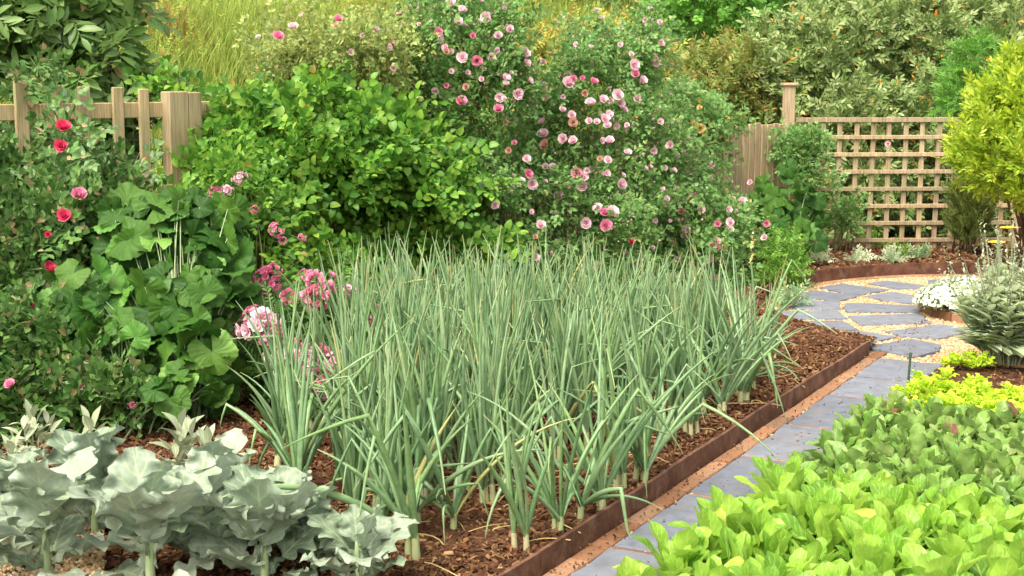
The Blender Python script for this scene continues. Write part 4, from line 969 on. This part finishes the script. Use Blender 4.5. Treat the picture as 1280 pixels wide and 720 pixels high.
# ------------------------------------------------------------------ right side plants
# white flower mound
r = R_(620); c = G(1186, 392, .05); t = thing('flower_mound', 'low mound of tiny white flowers spilling over the brick ring', 'white flowers', (c[0], c[1], .05))
W = [(D(1180, 378, c[1] + .12), np.array([.19, .26, .12])), (D(1205, 372, c[1] + .3), np.array([.22, .3, .14])), (D(1212, 390, c[1] + .02), np.array([.12, .15, .10]))]
fl = MB(); gm = MB(); blm = bloom_t([(5, 1, 1.25, .55)], .3, 5); P_ = []; N_ = []
for cc, a in W:
    d = unit(r.normal(size=(1500, 3))); d[:, 2] = np.abs(d[:, 2]); d = d[(d[:, 2] > .05)]; P_.append(cc + d * a * r.uniform(.9, 1.04, (len(d), 1))); N_.append(d)
P_ = np.concatenate(P_); N_ = np.concatenate(N_); k = r.uniform(size=len(P_)) < .5
fl.add(*array(blm, frames(unit(np.cross(N_[k], r.normal(size=N_[k].shape))), unit(N_[k] + UP * .3)), r.uniform(.007, .014, k.sum()), P_[k]))
gm.add(*array(S_feath[0], scat_frames(N_[~k], r), np.full((~k).sum(), .45), P_[~k] - N_[~k] * .05))
obj('flowers', fl, M['white'], t); obj('foliage', gm, M['alyl'], t)
# silver plant
def silverplant(label, base, n, h, spread, seed, name='silver_plant'):
    r = R_(seed); t = thing(name, label, 'silver plant', base); fo = MB(); st = MB(); b = np.asarray(base)
    for k in range(n):
        a = r.uniform(0, 2 * PI); q = math.sqrt(r.uniform()) * spread; L = h * r.uniform(.6, 1.0) * (1 - .25 * q / spread)
        s0 = b + np.array([math.cos(a), math.sin(a), 0]) * q * .35; e = b + np.array([math.cos(a) * q, math.sin(a) * q, L]); pts = bez(s0, (s0 + e) / 2 + UP * .05, e, 8); tube(st, pts, np.linspace(.005, .002, 8), 4)
        for i in range(16):
            ti = .05 + .62 * i / 15; p = pts[0] * (1 - ti) ** 2 + 2 * ti * (1 - ti) * ((s0 + e) / 2 + UP * .05) + ti * ti * e
            aa = i * 2.4; dr = np.array([math.cos(aa), math.sin(aa), 0]); fo.add(*array(LE[i % 3], fr(dr * .8 + UP * .6, UP - dr * .5)[None], [(.19 - .12 * ti) * r.uniform(.8, 1.2)], p[None]))
        if r.uniform() < .75:
            sp = MB()
            for i in range(16):
                p = e + (pts[-1] - pts[-2]) * (-1.2 + i * .17); dr = r.normal(size=3); sp.add(*array(LE[0], fr(unit(dr + UP * .7))[None], [r.uniform(.018, .034)], p[None]))
            obj('flower_spike', sp, M['lamb'], t)
    obj('foliage', fo, M['silver'], t); obj('stems', st, M['lamb'], t); return t
b = G(1262, 452, .06); silverplant('tall silvery plant with woolly flower spikes beside the white mound', (b[0], b[1], .06), 100, .80, .36, 630)
# yellow flat flowers
r = R_(640)
for i, ((x, y), lb) in enumerate([((1261, 285), 'upper flat yellow flower head on a thin stem above the silver plant'), ((1246, 303), 'lower flat yellow flower head above the silver plant')]):
    p = D(x, y, b[1] + .25); t = thing('yellow_flower', lb, 'flower', (p[0], p[1], .06)); m = MB(); d = unit(r.normal(size=(60, 3)) * [1, 1, 0]); q = np.sqrt(r.uniform(0, 1, (60, 1)))
    m.add(*array(blm, frames(unit(np.cross(UP, r.normal(size=(60, 3)))), np.tile(UP, (60, 1))), np.full(60, .008), p + d * q * .045 + UP * .006 * (1 - q)))
    obj('flower_head', m, M['yellow'], t); m = MB(); tube(m, bez((p[0] + .03, p[1], .06), (p[0], p[1], .5), p, 8), .0025, 5); obj('stem', m, M['cane'], t)
shrub('golden_shrub', 'bright yellow green shrub at the right edge overhanging the trellis', 'shrub',
      [(1272, 140, 10.9, 62, 62, .4), (1240, 185, 10.8, 55, 50, .35), (1285, 200, 10.6, 50, 38, .35), (1290, 215, 10.7, 55, 45, .4), (1315, 115, 11.0, 55, 55, .4)], S_ln, M['goldsh'], 3600, 121, 8, .07, base=(*G(1295, 345)[:2], 0), stem=M['bark'], srad=.016, nstem=16, sm=(.5, .85), fk=dict(up=.6, out=.7, rnd=.35))
shrub('conifer_bush', 'dark olive conifer bush in front of the lattice', 'conifer', [(1212, 265, 12.2, 28, 42, .22), (1205, 290, 12.1, 22, 25, .2), (1218, 235, 12.25, 20, 25, .15)], S_nd, M['conif'], 900, 122, 6, .04, base=(*G(1208, 325)[:2], 0), stem=M['bark'], sm=(.5, .9), fk=dict(up=.8, out=.5, rnd=.25))
shrub('climbing_rose', 'leafy climber with few pale buds on the left end of the trellis', 'climbing rose', [(1005, 195, 12.1, 42, 28, .15), (1050, 190, 12.2, 25, 18, .1), (1020, 225, 12.0, 25, 22, .15)], S_rose, M['rosel'], 420, 123, 7, .07, base=(*G(1000, 330)[:2], 0), nstem=12, gap=.3)
shrub('climbing_rose', 'small sprig of climber woven through the middle of the lattice', 'climbing rose', [(1058, 272, 12.35, 22, 12, .08)], S_rose, M['rosel'], 50, 124, 5, .05, base=(*G(1045, 325)[:2], 0), nstem=6, blooms=[(1110, 180, 4, 'ppale')])
mallow('big leaved plant at the fence corner left of the trellis', [(985, 245, 11.5, 40, 35, .2), (990, 290, 11.3, 35, 35, .2), (960, 270, 11.4, 25, 40, .2)], G(985, 345), 75, 125, .11, .2, 'leafy plant', 'leafy_plant')
shrub('feathery_plant', 'light feathery green plant over the left rim of the paving', 'garden plant', [(970, 330, 10.6, 35, 45, .2), (955, 365, 10.3, 25, 25, .15), (1000, 340, 10.7, 15, 25, .12)], S_feath, M['vine'], 420, 126, 6, .06, base=(*G(960, 380)[:2], 0), nstem=14, blooms=[(958, 279, 5, 'ppink'), (956, 297, 5, 'ppale')])
shrub('feathery_plant', 'small blue green tuft creeping onto the paving slabs', 'garden plant', [(988, 380, 9.75, 18, 12, .12)], S_feath, M['onion'], 70, 127, 6, .03, base=(*G(985, 392)[:2], 0), nstem=8, zmin=.02)
for i, ((x, y), rx, ry, mt, lb) in enumerate([((1073, 325), 12, 5, 'silver', 'pale tuft on the bark below the lattice, left of the two'), ((1113, 327), 14, 6, 'silver', 'pale tuft in the middle of the bark bed'), ((1147, 321), 12, 4, 'onion', 'low tuft on the bark right of the middle'), ((1091, 305), 10, 12, 'vine', 'bright green seedling against the foot of the lattice'), ((1025, 325), 12, 5, 'silver', 'pale tuft next to the white pebble'), ((1120, 318), 12, 5, 'vine', 'small green tuft behind the pale one')]):
    p = G(x, y + 4, BZ); shrub('small_plant', lb, 'small plant', [(x, y + 3, p[1], rx * .7, ry * .6, .06)], S_feath, M[mt], 60, 130 + i, 5, .03, base=(p[0], p[1], BZ), nstem=5, srad=.003, zmin=BZ, group='small plants in the bark bed below the trellis')
# rocks
def rock(label, px, py, s, mat, seed, z=.03):
    r = R_(seed); p = G(px, py, z); n1, n2 = 12, 16; v = []
    for i in range(n1):
        for j in range(n2):
            th = PI * (i + .02) / (n1 - .96); ph = 2 * PI * j / n2; d = np.array([math.sin(th) * math.cos(ph), math.sin(th) * math.sin(ph), math.cos(th)]); d = np.sign(d) * np.abs(d) ** .8
            v.append(d)
    v = np.array(v); v *= (1 + .13 * snoise(v, 2.5, seed))[:, None]; v = v * s + p + [0, 0, s[2] * .5]
    m = MB(); m.add(v, grid_faces(n1, n2, True)); o = obj('stone', m, mat, origin=p); tag(o, label, 'stone')
rock('rough orange stone lying beside the small lettuces', 1262, 458, np.array([.09, .06, .028]), M['rock'], 5)
rock('small white pebble on the bark under the trellis', 1038, 331, np.array([.03, .025, .025]), M['white'], 6, BZ)
# stake
p = G(1134, 492, .03); q = D(1138, 446, p[1]); t = thing('plant_stake', 'thin dark green plant stake at the corner of the salad bed', 'stake', p)
m = MB(); tube(m, [p, q], .006, 8); obj('shaft', m, M['stake'], t); m = MB(); tube(m, [q - UP * .001, q + UP * .02], [.008, .007], 8); obj('cap', m, M['stake'], t)
# tall seed stalk
p = G(941, 478, BZ); t = thing('seed_stalk', 'tall dark stalk with yellow buds standing behind the onions', 'flower stalk', p); q = D(939, 330, p[1]); e = D(941, 292, p[1])
m = MB(); tube(m, bez(p, (p + q) / 2 + [.03, 0, 0], q, 10), np.linspace(.008, .005, 10), 7); obj('stem', m, M['onion'], t)
m = MB(); r = R_(650)
for k in range(34): m.add(*array(LE[0], fr(unit(r.normal(size=3) + UP * .6))[None], [r.uniform(.014, .026)], (q + (e - q) * r.uniform(0, 1))[None]))
obj('buds', m, M['pyel'], t)

# ------------------------------------------------------------------ background
def grassmat():
    m, nt = nodes('meadow_grass'); n = N(nt); geo = n('ShaderNodeNewGeometry'); uv = n('ShaderNodeUVMap'); sx = n('ShaderNodeSeparateXYZ'); n.l(uv.outputs[0], sx.inputs[0])
    a = n.ramp(sx.outputs[1], [(0, (.17, .10, .04)), (.4, (.28, .25, .06)), (.7, (.36, .42, .08)), (1, (.44, .52, .12))])
    b = n.ramp(sx.outputs[1], [(0, (.09, .13, .035)), (.5, (.19, .31, .06)), (1, (.32, .44, .10))])
    c = n.mix(geo.outputs['Random Per Island'], a, b)
    pn = n.noise(geo.outputs['Position'], .9, 2); c = n.mix(n.math('MULTIPLY', n.math('SUBTRACT', pn, .52), 5, True), c, (.33, .15, .05))
    finish(n, nt, c, .7, .2, .35); return m
r = R_(700); n = 130000
X = r.uniform(-6.5, 4.0, n); dd = 2.6 + 5.6 * r.uniform(0, 1, n) ** .9; Yv = FA[1] + (X - FA[0]) * FD[1] / FD[0] + dd / FD[0]
P = np.c_[X, Yv, bankz(X, Yv) - .03]; P = P[(Yv > 9) & (Yv < 24)]
gl = leaf(3, 1, lambda t: .011 * (1 - t) + .002, 1, 0, .35)
R = frames(unit(UP + r.normal(size=(len(P), 3)) * .32), unit(r.normal(size=(len(P), 3)) * [1, 1, .2] + 1e-3))
g = obj('meadow_grass', array(gl, R, r.uniform(.25, .75, len(P)), P), grassmat()); tag(g, 'tall yellow green meadow grass with reddish stems behind the fence', None, None, 'stuff')
r = R_(701); n = 5200; X = r.uniform(-6.5, 4.0, n); dd = 2.7 + 5.3 * r.uniform(0, 1, n); Yv = FA[1] + (X - FA[0]) * FD[1] / FD[0] + dd / FD[0]
P = np.c_[X, Yv, bankz(X, Yv) + r.uniform(.1, .55, n)]; P = P[(Yv > 9) & (Yv < 24)]; kk = snoise(P, 2.2, 33) > -.35; P = P[kk]
g = obj('meadow_weeds', foliage(S_feath, P, np.tile(UP, (len(P), 1)) + r.normal(size=(len(P), 3)) * .3, r, .9, 1.7, up=1.0, out=.4, rnd=.35, zup=.1), leafmat('meadow_weed', [(.16, .26, .04), (.26, .37, .055), (.38, .47, .08), (.46, .42, .09), (.22, .30, .05)], .35, .6)); tag(g, 'leafy yellow green weeds growing through the meadow grass', None, None, 'stuff')
# shrubs in the meadow (twiggy, yellow green)
shrub('twiggy_shrub', 'yellow green twiggy shrub behind the rose tops at the centre', 'shrub', [(720, 80, 14.5, 80, 42, .7), (660, 75, 14.5, 50, 35, .5), (800, 90, 14.5, 50, 40, .5)], S_feath, leafmat('twig_leaf', [(.26, .30, .05), (.38, .40, .07), (.48, .46, .08), (.40, .24, .07)], .35, .6), 1400, 140, 8, .16, base=(0.8, 15.2, .4), nstem=40, stem=M['redbark'], sm=(1.3, 2.2))
shrub('twiggy_shrub', 'rusty brown and green twiggy shrub right of the yellow rose', 'shrub', [(890, 95, 15, 60, 38, .6), (850, 120, 14.6, 80, 35, .5), (925, 125, 14.8, 40, 40, .5)], S_feath, leafmat('rust_leaf', [(.16, .26, .05), (.26, .33, .06), (.30, .19, .07), (.18, .24, .05), (.14, .22, .05)], .3, .6), 1800, 141, 8, .16, base=(2.0, 15.4, .3), nstem=40, stem=M['redbark'], sm=(1.3, 2.2))
# big olive shrubs behind the trellis
OGp = 'olive green shrubs behind the trellis'
shrub('olive_shrub', 'grey green shrub with orange dead leaves behind the corner post', 'shrub', [(1000, 90, 15.0, 70, 80, .8), (1060, 60, 15.5, 80, 75, .8), (1040, 170, 14.6, 90, 80, .8), (1060, 250, 14.4, 80, 60, .6)], S_ln, M['olive'], 6000, 142, 9, .14, base=(3.2, 15.2, 0), stem=M['bark'], srad=.02, nstem=20, group=OGp, sm=(.65, 1.15), gap=.35)
shrub('olive_shrub', 'large grey green shrub with dangling orange leaves behind the trellis middle', 'shrub', [(1150, 60, 15.8, 90, 80, .9), (1180, 150, 14.8, 90, 80, .8), (1170, 240, 14.6, 90, 70, .6), (1240, 40, 16.5, 90, 80, .9), (1270, 150, 15.5, 70, 120, .8), (1110, 20, 16.5, 80, 60, .7)], S_ln, M['olive'], 8000, 143, 9, .14, base=(4.6, 15.6, 0), stem=M['bark'], srad=.02, nstem=20, group=OGp, sm=(.65, 1.15), gap=.35)
shrub('green_shrub', 'vivid green shrub at the top behind the rusty twigs', 'shrub', [(880, 10, 18, 70, 45, .8), (930, 15, 18.5, 50, 40, .7)], S_far, M['farg'], 700, 144, 8, .2, base=(2.7, 18.4, .8), stem=M['bark'], srad=.02)
shrub('green_shrub', 'vivid green shrub between the golden bush and the olive shrubs', 'shrub', [(1222, 80, 13.4, 28, 30, .35), (1200, 120, 13.3, 30, 30, .3)], S_nd, M['farg'], 350, 145, 6, .08, base=(4.3, 13.6, 0), stem=M['bark'])
# far trees: trunk and crown
TG = 'dark trees behind the meadow'
def tree(label, px, d, w, crown_y, seed, mat='far', group=TG, z0=None, h=5.2):
    r = R_(seed); p = D(px, 60, d); zb = float(bankz(np.array([p[0]]), np.array([d]))[0]) - .1; base = (p[0], d, zb)
    t = thing('tree', label, 'tree', base, group); m = MB(); top = np.array([p[0] + r.normal() * .2, d, zb + h * .8]); b = np.array(base)
    tube(m, bez(b, (b + top) / 2 + [r.normal() * .2, 0, 0], top, 10), np.linspace(.13, .03, 10), 8)
    W = []; s = d / F
    els = []
    for k in range(9):
        zz = zb + .5 + (h - .8) * r.uniform(0, 1); rad = w * (1.05 - .5 * (zz - zb) / h) * r.uniform(.6, 1); c = np.array([p[0] + r.normal() * w * .45, d + r.normal() * w * .3, zz])
        W.append((c, rad)); tube(m, bez(b + UP * (zz - zb) * .6, (b + c) / 2 + UP * (zz - zb) * .4, c, 6), np.linspace(.05, .012, 6), 5)
    obj('trunk', m, M['bark'], t); P_ = []; N_ = []
    for c, rad in W:
        k = 34; dd = unit(r.normal(size=(k, 3))); q = c + dd * rad * r.uniform(.55, 1.05, (k, 1)) * [1, 1, .75]; q = np.repeat(q, 8, 0) + r.normal(size=(k * 8, 3)) * .12; P_.append(q); N_.append(np.repeat(dd, 8, 0))
    P_ = np.concatenate(P_); N_ = np.concatenate(N_); obj('crown', foliage(S_far, P_, N_, r, 1.0, 1.7), M[mat], t)
for i, (px, d, w, lb) in enumerate([(-150, 19, 1.5, 'dark tree past the left end of the meadow'), (90, 21, 1.4, 'dark tree behind the red barked tree'), (250, 22.5, 1.4, 'dark tree above the left part of the meadow'), (400, 22, 1.4, 'dark tree above the arching rose'), (530, 23, 1.4, 'dark tree behind the highest pink rose'), (650, 21.5, 1.3, 'dark tree behind the centre of the meadow'), (780, 22.5, 1.4, 'dark tree above the twiggy yellow shrub'), (960, 21, 1.5, 'dark tree behind the vivid green shrub'), (1120, 20.5, 1.5, 'dark tree behind the olive shrubs'), (1290, 20, 1.6, 'dark tree above the golden shrub')]):
    tree(lb, px, d, w, 0, 720 + i)
# second screen farther back
for i, (px, d) in enumerate([(-60, 27), (150, 28), (330, 27), (480, 28), (600, 27), (720, 28), (860, 27), (1030, 27), (1200, 26), (1370, 25)]):
    tree('tall dark tree in the far row %s' % ['off the left edge', 'behind the tree with red bark', 'over the left meadow', 'over the arching rose', 'over the tallest roses', 'over the middle meadow', 'over the rusty twigs', 'over the corner post', 'over the olive shrubs', 'off the right edge'][i], px, d, 1.9, 0, 760 + i, 'far', 'far row of trees', h=6.5)
# small tree top left behind the picket fence
r = R_(800); b = np.array([D(100, 60, 9.4)[0], 9.4, 0]); t = thing('garden_tree', 'small leafy tree with reddish branches behind the picket fence', 'tree', b); m = MB()
for (px, py, w) in ((95, 55, .02), (137, 45, .016), (60, 30, .014), (120, -20, .014), (20, 40, .014), (100, 0, .016)):
    e = D(px, py, 9.4 + r.normal() * .15); tube(m, bez(b + [r.normal() * .08, 0, 0], (b + e) / 2 + [r.normal() * .15, 0, .2], e, 9), np.linspace(w * 1.4, w * .7, 9), 7)
    e2 = e + np.array([r.normal() * .3, r.normal() * .2, .5]); tube(m, bez(e, (e + e2) / 2, e2, 5), np.linspace(w * .7, w * .2, 5), 6)
obj('trunk', m, M['redbark'], t)
P, Nn = cloud([(40, 10, 9.5, 80, 45, .5), (120, 5, 9.5, 55, 40, .4), (30, 60, 9.3, 55, 40, .3), (150, 60, 9.3, 25, 35, .25), (90, 95, 9.2, 90, 22, .3), (60, 165, 9.1, 90, 45, .3), (190, 165, 9.4, 60, 45, .3), (-40, 30, 9.3, 60, 80, .4), (60, -60, 9.6, 110, 50, .5)], 1500, 7, .1, r, .7, .6)
obj('crown', foliage(S_tree, P, Nn, r, .8, 1.3), M['tree'], t)
# thin stake like trunk
#WORLD
# ------------------------------------------------------------------ light
w = bpy.data.worlds.new('World'); scene.world = w; w.use_nodes = True; nt = w.node_tree
bg = nt.nodes['Background']; sky = nt.nodes.new('ShaderNodeTexSky'); sky.sky_type = 'NISHITA'; sky.sun_disc = False
EL, AZ = math.radians(58), math.radians(215)      # azimuth clockwise from +Y
sky.sun_elevation = EL; sky.sun_rotation = AZ; sky.dust_density = 4; sky.air_density = 1.2; sky.ozone_density = .6
hs = nt.nodes.new('ShaderNodeHueSaturation'); hs.inputs['Saturation'].default_value = .3; nt.links.new(sky.outputs[0], hs.inputs['Color'])
mx = nt.nodes.new('ShaderNodeMix'); mx.data_type = 'RGBA'; mx.blend_type = 'MULTIPLY'; mx.inputs[0].default_value = 1; mx.inputs[7].default_value = (1.05, 1.0, .86, 1)
nt.links.new(hs.outputs[0], mx.inputs[6]); nt.links.new(mx.outputs[2], bg.inputs[0]); bg.inputs[1].default_value = .15
sd = bpy.data.lights.new('sun', 'SUN'); sun = bpy.data.objects.new('sun', sd); COL.objects.link(sun)
sd.energy = 1.4; sd.angle = math.radians(26); sd.color = (1, .93, .80)
d = Vector((math.sin(AZ) * math.cos(EL), math.cos(AZ) * math.cos(EL), math.sin(EL)))
sun.rotation_euler = d.to_track_quat('Z', 'Y').to_euler(); sun.location = (0, 0, 10)
vs_ = scene.view_settings; vs_.view_transform = 'Standard'; vs_.look = 'None'; vs_.exposure = 1.55; vs_.gamma = 1; vs_.use_curve_mapping = False
scene.render.engine = 'CYCLES'; c = scene.cycles
c.max_bounces = 7; c.diffuse_bounces = 5; c.glossy_bounces = 2; c.transmission_bounces = 4; c.use_denoising = True; c.sample_clamp_indirect = 4; c.caustics_reflective = False; c.caustics_refractive = False
for o in bpy.data.objects:
    if '_o' in o: del o['_o']
    if o.kind if False else False: pass
